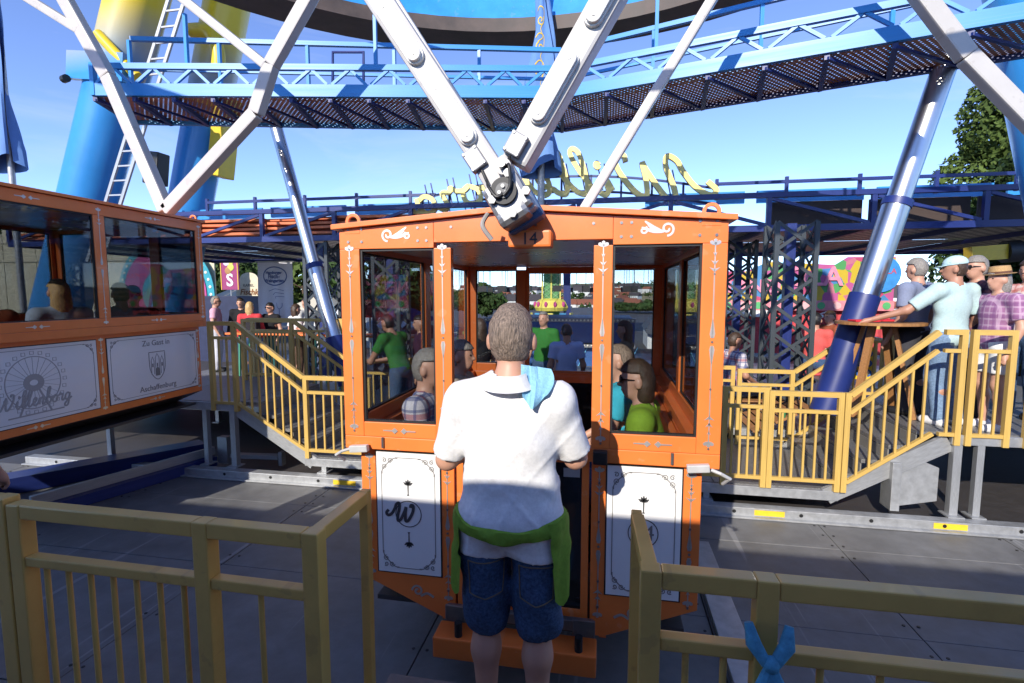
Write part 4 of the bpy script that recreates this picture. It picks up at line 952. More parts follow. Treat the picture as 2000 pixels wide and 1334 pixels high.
def smin(a, b, k):
    h = np.clip(.5 + .5 * (b - a) / k, 0, 1); return b + (a - b) * h - k * h * (1 - h)
def rotz(a): c, s = math.cos(a), math.sin(a); return np.array([[c, -s, 0], [s, c, 0], [0, 0, 1.]])
def rotx(a): c, s = math.cos(a), math.sin(a); return np.array([[1, 0, 0], [0, c, -s], [0, s, c]])
SKIN = mat('skin', (.50, .27, .185), .5, var=.08, scale=12); SKIN2 = mat('skin_tan', (.40, .20, .13), .5, var=.08, scale=12)
def noise3(P, s):
    return (np.sin(P[:, 0] * s * 1.3 + 1.7 * np.sin(P[:, 2] * s * .7)) + np.sin(P[:, 2] * s + 1.3 * np.sin(P[:, 1] * s * 1.1 + P[:, 0] * s * .6)) + np.sin(P[:, 1] * s * .9 + P[:, 2] * s * .5)) / 3
def person(label, loc, face, H=1.75, pose=None, wide=1., skin=SKIN, hair=None, long_hair=0, shirt=None, sleeve=.55, hem=.93, neck_v=0, pants=None, pant_len=1., shoe=None, lean=0, head_yaw=0, head_pitch=0, sit=False, h=.016, glasses=False, cat='person', group=None, belly=0, folds=.004, bald=0, facebits=True, skirt=None, ptop=None, headscale=1., shirt_inf=.014):
    S = H / 1.75; w = wide
    J = dict(hipR=(.095 * w, 0, .90), hipL=(-.095 * w, 0, .90), knR=(.105, .02, .50), knL=(-.105, .02, .50), anR=(.11, -.03, .085), anL=(-.11, -.03, .085),
             shR=(.185 * w, -.01, 1.405), shL=(-.185 * w, -.01, 1.405), elR=(.255 * w, -.03, 1.12), elL=(-.255 * w, -.03, 1.12), wrR=(.265 * w, .09, .88), wrL=(-.265 * w, .09, .88))
    if sit:
        for s, k in ((1, 'R'), (-1, 'L')):
            J['kn' + k] = (s * .12, .43, .90); J['an' + k] = (s * .12, .40, .49); J['el' + k] = (s * .24 * w, .05, 1.14); J['wr' + k] = (s * .14, .27, 1.02)
    if pose: J.update(pose)
    J = {k: np.array(v, float) for k, v in J.items()}
    Rl = rotx(-lean); pv = np.array([0, 0, .95])
    def up(p): return (Rl @ (np.array(p, float) - pv)) + pv
    for k in ('shR', 'shL'): J[k] = up(J[k])
    if not (pose and 'wrR' in pose): J['elR'] = up(J['elR']); J['wrR'] = up(J['wrR'])
    if not (pose and 'wrL' in pose): J['elL'] = up(J['elL']); J['wrL'] = up(J['wrL'])
    nb = up((0, -.015, 1.42)); hc0 = up((0, .012, 1.625)); Rh = rotz(head_yaw) @ rotx(-lean * .4 - head_pitch)
    hd = lambda p: Rh @ (np.array(p, float) * headscale) + hc0
    torso = [('e', up((0, 0, 1.26)), (.168 * w, .108 + .02 * belly, .20), Rl), ('e', up((0, .01 + .03 * belly, 1.06)), (.150 * w + .02 * belly, .105 + .05 * belly, .18), Rl), ('e', (0, -.005, .93), (.165 * w, .118, .125), None),
             ('c', J['shR'], J['shL'], .058, .058), ('c', up((.1 * w, -.01, 1.40)), up((0, -.01, 1.45)), .05, .05), ('c', up((-.1 * w, -.01, 1.40)), up((0, -.01, 1.45)), .05, .05)]
    neck = [('c', nb, hd((0, -.02, -.06)), .056 * (.6 + .4 * w), .053)]
    hs_ = headscale
    head = [('e', hd((0, 0, .012)), (.074 * hs_, .094 * hs_, .108 * hs_), Rh), ('e', hd((0, .03, -.062)), (.052, .058, .058), Rh), ('c', hd((0, .088, .0)), hd((0, .108, -.022)), .010, .015),
            ('e', hd((.082, -.008, -.012)), (.013 * hs_, .023, .034 * hs_), Rh), ('e', hd((-.082, -.008, -.012)), (.013 * hs_, .023, .034 * hs_), Rh), ('e', hd((0, .078, -.055)), (.024, .016, .012), Rh)]
    def mix(a, b, t): return a + (b - a) * t
    armU = [('c', J['sh' + k], J['el' + k], .052 * (.5 + .5 * w), .041) for k in 'RL']; armF = [('c', J['el' + k], J['wr' + k], .041, .027) for k in 'RL']
    hands = []
    for s, k in ((1, 'R'), (-1, 'L')):
        d = J['wr' + k] - J['el' + k]; d /= np.linalg.norm(d); sd = np.cross(d, (0, 0, 1.)); sd = sd / (np.linalg.norm(sd) + 1e-6); dn = np.cross(sd, d)
        p0 = J['wr' + k] + d * .02; p1 = J['wr' + k] + d * .075; hands += [('c', p0, p1, .027, .032)]
        for q, L in ((-.027, .055), (-.009, .07), (.009, .068), (.027, .052)):
            b0 = p1 + sd * q + d * .015; m_ = b0 + d * L * .55; hands += [('c', b0, m_, .0105, .0095), ('c', m_, m_ + d * L * .35 + dn * -.025, .0095, .008)]
        hands += [('c', p0 + sd * -s * .02, p0 + sd * -s * .05 + d * .045, .012, .010)]
    legU = [('c', J['hip' + k], J['kn' + k], .086 * (.55 + .45 * w), .058) for k in 'RL']; legL = []; feet = []
    for k in 'RL':
        a, b = J['kn' + k], J['an' + k]; legL += [('c', a, mix(a, b, .35) + np.array((0, -.018, 0)), .055, .056), ('c', mix(a, b, .35) + np.array((0, -.018, 0)), b, .056, .036)]
        feet += [('c', b + np.array((0, -.03, -.045)), b + np.array((0.01 * (1 if k == 'R' else -1), .15, -.052)), .04, .032)]
    def ev(P, prims, k=.03, inf=0.):
        d = None
        for p in prims:
            if p[0] == 'c': q = d_cap(P, p[1], p[2], p[3], p[4])
            else: q = d_ell(P, p[1], p[2], p[3])
            d = q if d is None else smin(d, q, k)
        return d - inf
    allp = torso + neck + head + armU + armF + legU + legL + feet
    def body(P): return np.minimum(smin(ev(P, torso + neck + armU + armF + legU + legL + feet, .035), ev(P, head, .018), .02), ev(P, hands, .008))
    pts = np.array([p[1] for p in allp] + [p[2] for p in allp if p[0] == 'c'])
    lo = pts.min(0) - .16; hi = pts.max(0) + .16; hs = h / S
    rz = math.radians(face)
    M = Matrix.Translation(Vector(loc)) @ Matrix.Rotation(rz, 4, 'Z') @ Matrix.Diagonal((S, S, S, 1))
    def mk(name, fn, m, lo_, hi_, par=None, hh=None):
        r_ = surface_nets(fn, lo_, hi_, hh or hs)
        if r_ is None: return None
        V, Fc = r_; me = bpy.data.meshes.new(name); me.from_pydata(V.tolist(), [], Fc.tolist()); me.materials.append(m)
        me.polygons.foreach_set('use_smooth', [True] * len(me.polygons))
        o = bpy.data.objects.new(name, me); C.objects.link(o)
        if par is None: o.matrix_basis = M
        else: o.parent = par
        return o
    root = mk('person', body, skin, lo, hi); pset(root, label, cat, group)
    if shirt:
        pr = torso[:]
        for k in 'RL':
            if sleeve > 0:
                if sleeve <= 1: pr.append(('c', J['sh' + k], mix(J['sh' + k], J['el' + k], sleeve), .060 * (.5 + .5 * w), .056))
                else: pr += [('c', J['sh' + k], J['el' + k], .060 * (.5 + .5 * w), .05), ('c', J['el' + k], mix(J['el' + k], J['wr' + k], sleeve - 1), .05, .042)]
        if hem < .85:
            for k in 'RL': pr.append(('c', J['hip' + k], mix(J['hip' + k], J['kn' + k], .25), .086 * (.55 + .45 * w), .086 * (.55 + .45 * w)))
        nv = hd((0, .05, -.14)); hz = hem
        def fs(P):
            d = ev(P, pr, .035, shirt_inf) - folds * noise3(P, 28)
            if folds > .006:
                rd = (1 - np.abs(np.sin(13 * P[:, 2] + 9 * np.abs(P[:, 0]) + 1.6 * np.sin(9 * P[:, 0] + 5 * P[:, 2])))) ** 4; rd2 = (1 - np.abs(np.sin(22 * P[:, 0] - 11 * P[:, 2] + 1.2 * np.sin(8 * P[:, 2])))) ** 5
                d = d - .007 * rd * np.clip((1.2 - P[:, 2]) * 4, .25, 1) - .005 * rd2; d = d - .005 * np.clip((.97 - P[:, 2]) * 12, 0, 1)
            d = np.maximum(d, hz - P[:, 2] + .004 * np.sin(P[:, 0] * 30)) if not sit else np.maximum(d, .93 - P[:, 2])
            d = np.maximum(d, -(d_cap(P, nb + np.array((0, .0, .03)), hd((0, 0, 0)), .066, .07)))
            if neck_v: d = np.maximum(d, -d_ell(P, up((0, .13, 1.40)), (.06, .08, neck_v)))
            # armholes: open the sleeve end
            for k in 'RL':
                if 0 < sleeve <= 1:
                    e = mix(J['sh' + k], J['el' + k], sleeve + .02); ax = (J['el' + k] - J['sh' + k]); ax = ax / np.linalg.norm(ax)
                    near_ = np.linalg.norm(P - e, axis=1) < .11
                    d = np.where(near_, np.maximum(d, (P - e) @ ax), d)
            return d
        mk('shirt', fs, shirt, lo, hi, root)
    if pants:
        pr = [torso[2]]
        for k in 'RL':
            e = J['kn' + k] if pant_len >= .5 else mix(J['hip' + k], J['kn' + k], pant_len * 2); pr.append(('c', J['hip' + k], mix(J['hip' + k], J['kn' + k], min(1, pant_len * 2)), .094 * (.55 + .45 * w), .086 if pant_len < .6 else .068))
            if pant_len > .5: pr += [('c', J['kn' + k], mix(J['kn' + k], J['an' + k], (pant_len - .5) * 2 * .98), .068, .056)]
        top = ptop or (1.0 if not sit else 1.04)
        def fp_(P):
            d = ev(P, pr, .03, .012) - folds * noise3(P, 34); d = np.maximum(d, P[:, 2] - top)
            if pant_len <= .6:
                for k in 'RL':
                    a, b = (J['hip' + k], J['kn' + k]); e = mix(a, b, min(1, pant_len * 2)) if pant_len < .5 else mix(J['kn' + k], J['an' + k], (pant_len - .5) * 2)
                    ax = (b - a) / np.linalg.norm(b - a); near_ = np.linalg.norm(P - e, axis=1) < .14
                    d = np.where(near_, np.maximum(d, (P - e) @ ax), d)
            return d
        mk('trousers' if pant_len > .7 else 'shorts', fp_, pants, lo, hi, root)
    if skirt:
        def fk(P):
            t = np.clip((1.0 - P[:, 2]) / .55, 0, 1); rx = (.16 + .14 * t) * w + .012 * np.sin(np.arctan2(P[:, 1], P[:, 0]) * 14) * t; ry = rx * .8
            return np.maximum(np.maximum((np.sqrt((P[:, 0] / rx) ** 2 + (P[:, 1] / ry) ** 2) - 1) * .15, P[:, 2] - 1.02), .45 - P[:, 2])
        mk('skirt', fk, skirt, lo, hi, root)
    if shoe: mk('shoes', lambda P: np.maximum(ev(P, feet, .02, .012), P[:, 2] - .12), shoe, lo, [hi[0], hi[1], .2 if not sit else hi[2]], root)
    if hair:
        def fh(P):
            q = (P - hc0) @ Rh / headscale; d = ev(P, head[:1], .01, .013 + .003 * (not bald)) - .003 * noise3(P, 90)
            reg = np.minimum(.052 + .03 * bald - q[:, 2] - .25 * np.clip(-q[:, 1], 0, .1), np.maximum(q[:, 1] + .018, -.075 + .0 - q[:, 2]))
            ear = np.minimum(d_ell(q, (.09, -.006, -.014), (.03, .034, .048)), d_ell(q, (-.09, -.006, -.014), (.03, .034, .048)))
            d = np.maximum(np.maximum(d, reg), -ear)
            if long_hair:
                d = smin(d, np.maximum(d_ell(q, (0, -.045, -.03 - .4 * long_hair), (.088, .062, .10 + .5 * long_hair)), q[:, 1] - .02) - .003 * noise3(P, 80), .02)
            return d
        mk('hair', fh, hair, hc0 - .30 - .3 * long_hair, hc0 + .2, root, hh=min(hs, .012))
    if facebits:
        eb = MB()
        for s in (-1, 1): eb.ell(hd((s * .031, .083, .012)), (.011, .008, .007), 8, 5)
        eb.build('eyes', mat('eye_dark', (.03, .02, .018), .2), None).parent = root
        mb = MB(); mb.ell(hd((0, .089, -.055)), (.022, .008, .005), 8, 5); mb.build('mouth', mat('lips', (.34, .12, .10), .5), None).parent = root
    if glasses:
        gl = MB()
        for s in (-1, 1):
            gl.ell(hd((s * .034, .096, .010)), (.028, .010, .021), 10, 6); gl.beam(hd((s * .062, .09, .016)), hd((s * .08, -.01, .008)), .006, .008)
        gl.beam(hd((-.02, .102, .016)), hd((.02, .102, .016)), .006, .006)
        gl.build('sunglasses', mat('sunglass_black', (.015, .012, .012), .12), None, smooth=True).parent = root
    root['_hc'] = tuple(hc0)
    return root, hd, J, M
def child(o, root): o.parent = root; return o
def cloth(name, col, rough=.8, sc=60, var=.1, b=.15): return mat(name, col, rough, var=var, scale=sc, bump=b, spec=.2)
WHITE_T = cloth('white_cotton', (.68, .68, .68)); DENIM = cloth('denim', (.045, .085, .165), sc=90, var=.5, b=.4); DENIML = cloth('light_denim', (.16, .24, .36), sc=60, var=.3)
HBR = mat('hair_brown', (.05, .028, .016), .5, var=.5, scale=90, bump=.5); HBK = mat('hair_black', (.012, .010, .009), .45, var=.4, scale=90, bump=.5); HBL = mat('hair_blond', (.50, .33, .14), .5, var=.4, scale=90, bump=.5)
HGR = mat('hair_grey', (.22, .20, .18), .55, var=.4, scale=90, bump=.5); HSH = mat('hair_short_brown', (.20, .15, .115), .6, var=.75, scale=150, bump=1.0, stretch=(1, 1, .22))
def px_at(px, Y, z): 
    p = at(px, 600, Y=Y); return (p.x, Y, z)

# --- the man in white at the door
MX, MY = -.385, 2.02
pose = dict(shR=(.178, -.01, 1.375), shL=(-.182, -.01, 1.37), elR=(.252, .10, 1.14), elL=(-.275, .06, 1.115), wrR=(.17, .36, 1.12), wrL=(-.2, .34, 1.08), knR=(.115, .02, .50), knL=(-.10, .03, .50), anR=(.12, -.03, .085), anL=(-.09, -.02, .085))
man, hd_, J_, M_ = person('man in white polo shirt with green apron leaning at the door of gondola 14', (MX, MY, 0), 0, 1.83, pose, wide=1.12, hair=HSH, shirt=WHITE_T, sleeve=.86, hem=.782, pants=DENIM, pant_len=.575, shoe=mat('shoe_blue', (.1, .25, .4), .6), lean=.06, head_pitch=-.12, h=.0095, belly=.5, folds=.008, bald=.3, ptop=.80, headscale=1.07, shirt_inf=.016)
S_ = 1.83 / 1.75
# shirt collar, pockets of the shorts, towel on the shoulder
mb = MB()
for i in range(25):
    a = math.pi * (-.12 - .76 * i / 24)
    for k, (e, z) in enumerate(((.0, 1.575), (.010, 1.545), (.030, 1.515))): mb.v.append((MX + (.083 + e) * math.cos(a), MY - .025 + (.082 + e) * math.sin(a), z + .012 * math.sin(a)))
for i in range(24):
    for k in range(2): a = i * 3 + k; mb.f.append((a, a + 1, a + 4, a + 3))
mb.build('collar', WHITE_T, man, smooth=True)
STITCH = cloth('stitching', (.16, .13, .09))
bodyp = man.data
from mathutils.bvhtree import BVHTree
def bvh(o):
    me = o.data; Mx = o.matrix_basis if o.parent is None else o.parent.matrix_basis
    return BVHTree.FromPolygons([Mx @ v.co for v in me.vertices], [tuple(p.vertices) for p in me.polygons])
shorts = [c for c in man.children if c.name.startswith('shorts')][0]; shirt_o = [c for c in man.children if c.name.startswith('shirt')][0]
bs = bvh(shorts); bsh = bvh(shirt_o)
def on(b, x, z, out=.004, y0=1.0):
    h_ = b.ray_cast(Vector((x, y0, z)), Vector((0, 1, 0)), 3)
    return (h_[0] + Vector((0, -out, 0))) if h_[0] is not None else Vector((x, MY - .15, z))
GREEN = cloth('apron_green', (.17, .30, .035), sc=50, var=.15)
def radial(ang, z, out):
    c = Vector((MX, MY + .01, z)); d = Vector((math.cos(ang), math.sin(ang), 0)); best = .16
    for b in (bsh, bs):
        h_ = b.ray_cast(c + d * .6, -d, .6)
        if h_[0] is not None: best = max(best, (h_[0] - c).length)
    return c + d * (best + out)
mb = MB(); n_ = 64
for i in range(n_):
    a = 2 * math.pi * i / n_; dip = .04 * max(0, -math.sin(a)) - .01
    for k, (dz, e) in enumerate(((-.03, .001), (-.024, .010), (.0, .014 + .003 * math.sin(9 * a)), (.022, .010), (.028, .001))): mb.v.append(tuple(radial(a, .965 + dz - dip + .004 * math.sin(5 * a + k), e)))
for i in range(n_):
    for k in range(4): a = i * 5 + k; b = ((i + 1) % n_) * 5 + k; mb.f.append((a, a + 1, b + 1, b))
mb.build('apron_band', GREEN, man, smooth=True)
for s in (-1, 1):          # apron sides hanging down beside the hips
    mb = MB(); rows, cols = 18, 10
    for i in range(rows):
        t = i / (rows - 1)
        for j in range(cols):
            u = j / (cols - 1); a = -.60 + .85 * u * (1 - .35 * t) + .12 * t; ang = a if s > 0 else math.pi - a
            z = .985 - .27 * t - .09 * t * (1 - abs(u - .3) * 1.5)
            p_ = radial(ang, max(z, .80), .012 + .012 * t + .007 * math.sin(u * 9 + 3 * t)); mb.v.append((p_.x, p_.y, z))
    for i in range(rows - 1):
        for j in range(cols - 1): a = i * cols + j; mb.f.append((a, a + 1, a + cols + 1, a + cols))
    mb.build('apron_side', GREEN, man, smooth=True)
for s in (-1, 1):
    cxp = MX + .02 + s * .105
    P4 = [(cxp - .07, .80), (cxp + .07, .80), (cxp + .065, .66), (cxp, .635), (cxp - .065, .66)]
    mb = MB(); pts = []
    for i in range(5):
        a, b = P4[i], P4[(i + 1) % 5]
        for k in range(6): pts.append(on(bs, a[0] + (b[0] - a[0]) * k / 6, a[1] + (b[1] - a[1]) * k / 6, .003))
    mb.tube(pts + [pts[0]], .0028, 5); mb.build('pocket_seam', STITCH, man)
mb = MB(); mb.tube([on(bs, MX + .015, z, .002) for z in np.linspace(.83, .70, 10)], .003, 5); mb.build('back_seam', STITCH, man)
TOW = cloth('towel_blue', (.25, .50, .68), sc=120, var=.12, b=.5)
mb = MB(); rows, cols = 22, 16
for i in range(rows):
    t = i / (rows - 1)
    for j in range(cols):
        u = j / (cols - 1); x = MX + .05 + .135 * u * (.75 + .25 * math.sin(2.2 * t + .5)) + .02 * t * (1 - u); z = 1.60 - .135 * t * (.85 + .25 * math.sin(u * 4.2)) - .02 * u
        p = on(bsh, x, min(z, 1.52), .0); dep = .018 + .022 * (.5 + .5 * math.sin(u * 11 + 3 * t)) * (.4 + .6 * t) + (.012 if .3 < u < .5 else 0)
        mb.v.append((x, p.y - dep + max(0, z - 1.52) * .9, z))
for i in range(rows - 1):
    for j in range(cols - 1): a = i * cols + j; mb.f.append((a, a + 1, a + cols + 1, a + cols))
pset(mb.build('towel', TOW, None, smooth=True), 'light blue cloth slung over the shoulder of the man in white', 'towel')

# --- passengers of gondola 14
GR = 'passengers sitting in gondola 14'
SEAT = .56 - .80
sz = lambda H: .56 - (.90 - .095) * H / 1.75 + .02
PLAID = cloth('plaid_shirt', (.30, .22, .26), sc=25, var=.7)
def plaid(name, c0, c1, c2):
    m = cloth(name, c0); nt = m.node_tree; b = nt.nodes['Principled BSDF']; tc = nt.nodes.new('ShaderNodeTexCoord'); sp = nt.nodes.new('ShaderNodeSeparateXYZ'); nt.links.new(tc.outputs['Object'], sp.inputs[0])
    src = b.inputs['Base Color'].links[0].from_socket
    for out, fr_, col in ((0, 95, c1), (2, 95, c1), (0, 47, c2), (2, 47, c2), (1, 95, c1)):
        mu = nt.nodes.new('ShaderNodeMath'); mu.operation = 'MULTIPLY'; mu.inputs[1].default_value = fr_; nt.links.new(sp.outputs[out], mu.inputs[0])
        si = nt.nodes.new('ShaderNodeMath'); si.operation = 'SINE'; nt.links.new(mu.outputs[0], si.inputs[0])
        gt = nt.nodes.new('ShaderNodeMath'); gt.operation = 'GREATER_THAN'; gt.inputs[1].default_value = .7; nt.links.new(si.outputs[0], gt.inputs[0])
        hf = nt.nodes.new('ShaderNodeMath'); hf.operation = 'MULTIPLY'; hf.inputs[1].default_value = .6; nt.links.new(gt.outputs[0], hf.inputs[0])
        mx = nt.nodes.new('ShaderNodeMixRGB'); nt.links.new(hf.outputs[0], mx.inputs[0]); nt.links.new(src, mx.inputs[1]); mx.inputs[2].default_value = (*col, 1); src = mx.outputs[0]
    nt.links.new(src, b.inputs['Base Color']); return m
PL = plaid('plaid_blue_red', (.55, .52, .55), (.05, .07, .2), (.4, .06, .08)); PL2 = plaid('plaid_dark', (.10, .06, .09), (.02, .02, .05), (.25, .1, .12)); PL3 = plaid('check_red_white', (.6, .4, .38), (.45, .12, .1), (.6, .55, .5))
person('passenger in blue and red plaid shirt inside gondola 14', (-1.13, 3.1, sz(1.76)), -90, 1.76, sit=True, hair=HGR, shirt=PL, sleeve=.6, pants=DENIM, h=.014, group=GR)
person('grey haired passenger sitting deeper inside gondola 14 beside the plaid shirt', (-1.13, 3.85, sz(1.74)), -90, 1.74, sit=True, hair=HGR, shirt=cloth('beige_shirt', (.45, .38, .3)), pants=DENIM, h=.014, group=GR)
wom, hdw, Jw, Mw = person('dark haired woman with sunglasses in green top inside gondola 14', (.27, 3.08, sz(1.70)), 80, 1.70, sit=True, hair=HBR, long_hair=.06, shirt=cloth('lime_top', (.22, .36, .03)), sleeve=.5, pants=DENIM, glasses=True, lean=.12, head_yaw=.15, h=.011, group=GR)
mb = MB(); mb.tube([Mw @ Vector(p) for p in ((.16, .02, 1.44), (.10, .13, 1.33), (-.02, .16, 1.18), (-.14, .12, 1.02))], .016, 8); mb.build('bag_strap', plaid('strap_zigzag', (.6, .5, .45), (.25, .05, .06), (.3, .1, .1)), wom, smooth=True)
person('passenger in turquoise shirt with cropped hair next to the woman in green', (.10, 3.72, sz(1.74)), 85, 1.74, sit=True, hair=HSH, bald=.4, shirt=cloth('turquoise_shirt', (.04, .36, .48)), pants=DENIM, h=.014, group=GR)
# --- passengers of the left gondola
GR2 = 'passengers sitting in the gondola with the coat of arms'
sz2 = lambda H: sz(H) + .5
person('dark haired passenger cut by the picture edge in the left gondola', (-5.22, 3.42, sz2(1.72)), 60, 1.72, sit=True, hair=HBK, shirt=cloth('rust_top', (.3, .08, .04)), pants=DENIM, group=GR2)
person('passenger with long blond hair in light blue top in the left gondola', (-5.25, 4.12, sz2(1.74)), 75, 1.74, sit=True, hair=HBL, long_hair=.22, shirt=cloth('pale_blue_top', (.35, .45, .6)), pants=DENIM, group=GR2, h=.013)
person('dark curly haired passenger beside the blond one in the left gondola', (-5.2, 4.72, sz2(1.70)), 70, 1.70, sit=True, hair=HBK, shirt=cloth('grey_top', (.4, .4, .42)), pants=DENIM, group=GR2)
person('passenger with sunglasses pushed up and dark top at the end window of the left gondola', (-5.45, 5.1, sz2(1.66)), 235, 1.66, sit=True, hair=HBL, shirt=cloth('black_top', (.015, .015, .018)), pants=DENIM, glasses=True, group=GR2, h=.014)
# --- guests behind the left stair
GR3 = 'guests standing at the orange tables on the left'
fz = .05
def guest(label, px, ytop, Y, face, H, **k):
    p = at(px, ytop, Y=Y); return person(label, (p.x, Y, k.pop('z', fz)), face, H, group=k.pop('group', GR3), **k)
guest('guest with sunglasses and grey beard in pink polo shirt', 420, 582, 10.6, -60, 1.78, hair=HGR, bald=.7, shirt=cloth('pink_polo', (.62, .34, .44)), pants=cloth('pale_trousers', (.5, .5, .55)), glasses=True, shoe=BLACK)
guest('guest seen from behind in red jacket with blond hair and backpack', 487, 592, 9.9, 20, 1.66, hair=HBL, long_hair=.08, shirt=cloth('red_jacket', (.55, .05, .06)), sleeve=1.9, pants=DENIM, shoe=BLACK)
guest('guest in black behind the red jacket, hand raised to the face', 470, 590, 10.9, 200, 1.74, hair=HBR, shirt=cloth('black_top', (.015, .015, .018)), sleeve=1.9, pants=DENIM, shoe=BLACK)
guest('short dark haired guest with glasses in black printed top before the white banner', 528, 597, 10.2, 170, 1.64, hair=HBK, shirt=cloth('black_top', (.015, .015, .018)), sleeve=.5, pants=cloth('teal_skirt', (.02, .09, .09)), glasses=True, shoe=BLACK)
guest('brown haired guest seen from behind in white tee at the orange table', 577, 606, 9.7, -30, 1.62, hair=HBR, long_hair=.08, shirt=WHITE_T, pants=cloth('brown_trousers', (.1, .06, .04)), shoe=BLACK)
guest('dark haired guest in white tee looking to the left at the orange table', 598, 594, 10.3, 70, 1.76, hair=HBK, shirt=WHITE_T, pants=cloth('brown_trousers', (.1, .06, .04)), shoe=BLACK)
bpk = guest_bp = MB(); pb = at(493, 640, Y=9.68); bpk.box(pb, (.3, .16, .42)); pset(bpk.build('backpack', cloth('backpack_black', (.02, .02, .025)), None, bevel=.05), 'black backpack worn by the guest in the red jacket', 'backpack')
# --- people on the landing behind the gondola
GR4 = 'people on the landing behind gondola 14'
guest('visitor in green tee leaning on the landing rail, seen through the left window', 782, 632, 6.6, 70, 1.72, z=LZ, group=GR4, hair=HBK, shirt=cloth('green_tee', (.03, .16, .03)), pants=DENIM, shoe=BLACK, lean=.35, skin=SKIN2, pose=dict(wrR=(.1, .55, 1.02), elR=(.26, .32, 1.06), wrL=(-.1, .55, 1.02), elL=(-.26, .32, 1.06)))
guest('visitor in dark top beside the one in green, seen through the left window', 822, 645, 7.0, 120, 1.66, z=LZ, group=GR4, hair=HBK, long_hair=.15, shirt=cloth('plum_top', (.05, .02, .05)), pants=DENIM, shoe=BLACK)
guest('dark haired visitor in sleeveless black top behind the head of the man in white', 938, 626, 6.5, 60, 1.64, z=LZ, group=GR4, hair=HBR, long_hair=.2, shirt=cloth('black_top', (.015, .015, .018)), sleeve=0, pants=DENIM, shoe=BLACK)
guest('boy in pale blue tee seen from behind through the open door of gondola 14', 1107, 634, 6.9, 15, 1.56, z=LZ, group=GR4, hair=HBK, bald=.3, shirt=cloth('pale_blue_tee', (.40, .48, .72)), sleeve=.6, hem=.8, pants=DENIM, shoe=BLACK, skin=SKIN2, head_pitch=.35, h=.013)
guest('woman in dirndl with ponytail behind gondola 14', 1222, 628, 6.5, 75, 1.63, z=LZ, group=GR4, hair=HBR, long_hair=.2, shirt=cloth('dirndl_bodice', (.16, .13, .09)), sleeve=0, skirt=cloth('dirndl_skirt', (.2, .16, .12)), shoe=BLACK, h=.013)
guest('bald visitor in green shirt half hidden behind the boy', 1062, 652, 7.6, 160, 1.6, z=LZ + .1, group=GR4, hair=HGR, bald=1, shirt=cloth('green_tee', (.03, .16, .03)), pants=DENIM, shoe=BLACK)
# --- guests on the right platform
GR5 = 'guests standing on the right platform'
pc = at(1842, 828, Z=PZ)
capman, hdc, Jc, Mc = person('guest in pale mint tee and mint cap with a hand on the bar table', (pc.x, pc.y, PZ), 22, 1.70, group=GR5, wide=1.12, hair=HBR, shirt=cloth('mint_tee', (.42, .56, .56)), sleeve=.8, hem=.84, pants=DENIML, shoe=WHITE_T, head_yaw=.75, skin=SKIN2, h=.012, pose=dict(elL=(-.42, .13, 1.2), wrL=(-.62, .33, 1.10), elR=(.30, -.02, 1.12), wrR=(.31, .08, .88)))
MINT = cloth('mint_cap', (.45, .62, .64))
mb = MB(); mb.ell((0, 0, 0), (.088, .108, .085), 18, 10); mb.v = [(v[0], v[1], max(v[2], -.012)) for v in mb.v]
cp = mb.build('cap', MINT, None, smooth=True); Rh4 = Matrix.Translation(Vector(hdc((0, -.005, .055)))) @ Matrix.Rotation(.75, 4, 'Z') @ Matrix.Rotation(R(-8), 4, 'X'); cp.parent = capman; cp.matrix_basis = Rh4
br_ = MB(); br_.prism([(.075 * math.cos(t), .07 + .11 * math.sin(t)) for t in np.linspace(0, math.pi, 13)], lambda a, b, d: (a, b, -.012 + d - .12 * (b - .07) ** 2 * 4), .006); b2 = br_.build('cap_brim', MINT, None); b2.parent = capman; b2.matrix_basis = Rh4
guest('guest in grey blue polo behind the bar table, back turned', 1792, 532, 6.35, 35, 1.72, z=PZ, group=GR5, hair=HGR, shirt=cloth('greyblue_polo', (.20, .23, .33)), sleeve=.7, pants=cloth('dark_trousers', (.05, .05, .06)), shoe=BLACK, wide=1.1)
guest('grey haired guest with glasses in dark checked shirt beside the straw hat', 1908, 536, 6.1, 100, 1.72, z=PZ, group=GR5, hair=HGR, shirt=PL2, sleeve=.7, pants=cloth('dark_trousers', (.05, .05, .06)), shoe=BLACK, glasses=True)
hatw, hdh, Jh, Mh = guest('woman with straw hat in purple blouse and white shorts', 1952, 560, 5.75, 95, 1.58, z=PZ, group=GR5, hair=HGR, long_hair=.08, shirt=plaid('purple_blouse', (.30, .14, .26), (.5, .35, .45), (.2, .08, .2)), sleeve=.7, hem=.86, pants=WHITE_T, pant_len=.35, shoe=WHITE_T, wide=1.1)
STRAW = mat('straw', (.45, .28, .12), .8, var=.25, scale=120, bump=.5)
mb = MB(); mb.tube([(0, 0, 0), (0, 0, .004), (0, 0, .006), (0, 0, .05), (0, 0, .085), (0, 0, .09)], .1, 24, radii=[.135, .137, .098, .094, .085, .03]); hw = mb.build('straw_hat', STRAW, None, smooth=True); hw.parent = hatw; hw.matrix_basis = Matrix.Translation(Vector(hdh((0, -.005, .06)))) @ Matrix.Rotation(R(-6), 4, 'X')
mb = MB(); mb.tube([(0, 0, .008), (0, 0, .03)], .0995, 24, radii=[.1, .0975]); hb = mb.build('hat_band', cloth('hat_band', (.12, .06, .04)), None, smooth=True); hb.parent = hatw; hb.matrix_basis = hw.matrix_basis.copy()
guest('guest in red white checked shirt at the edge beside the straw hat', 2010, 552, 6.4, 120, 1.70, z=PZ, group=GR5, hair=HBR, shirt=PL3, sleeve=.7, pants=DENIM, shoe=BLACK)
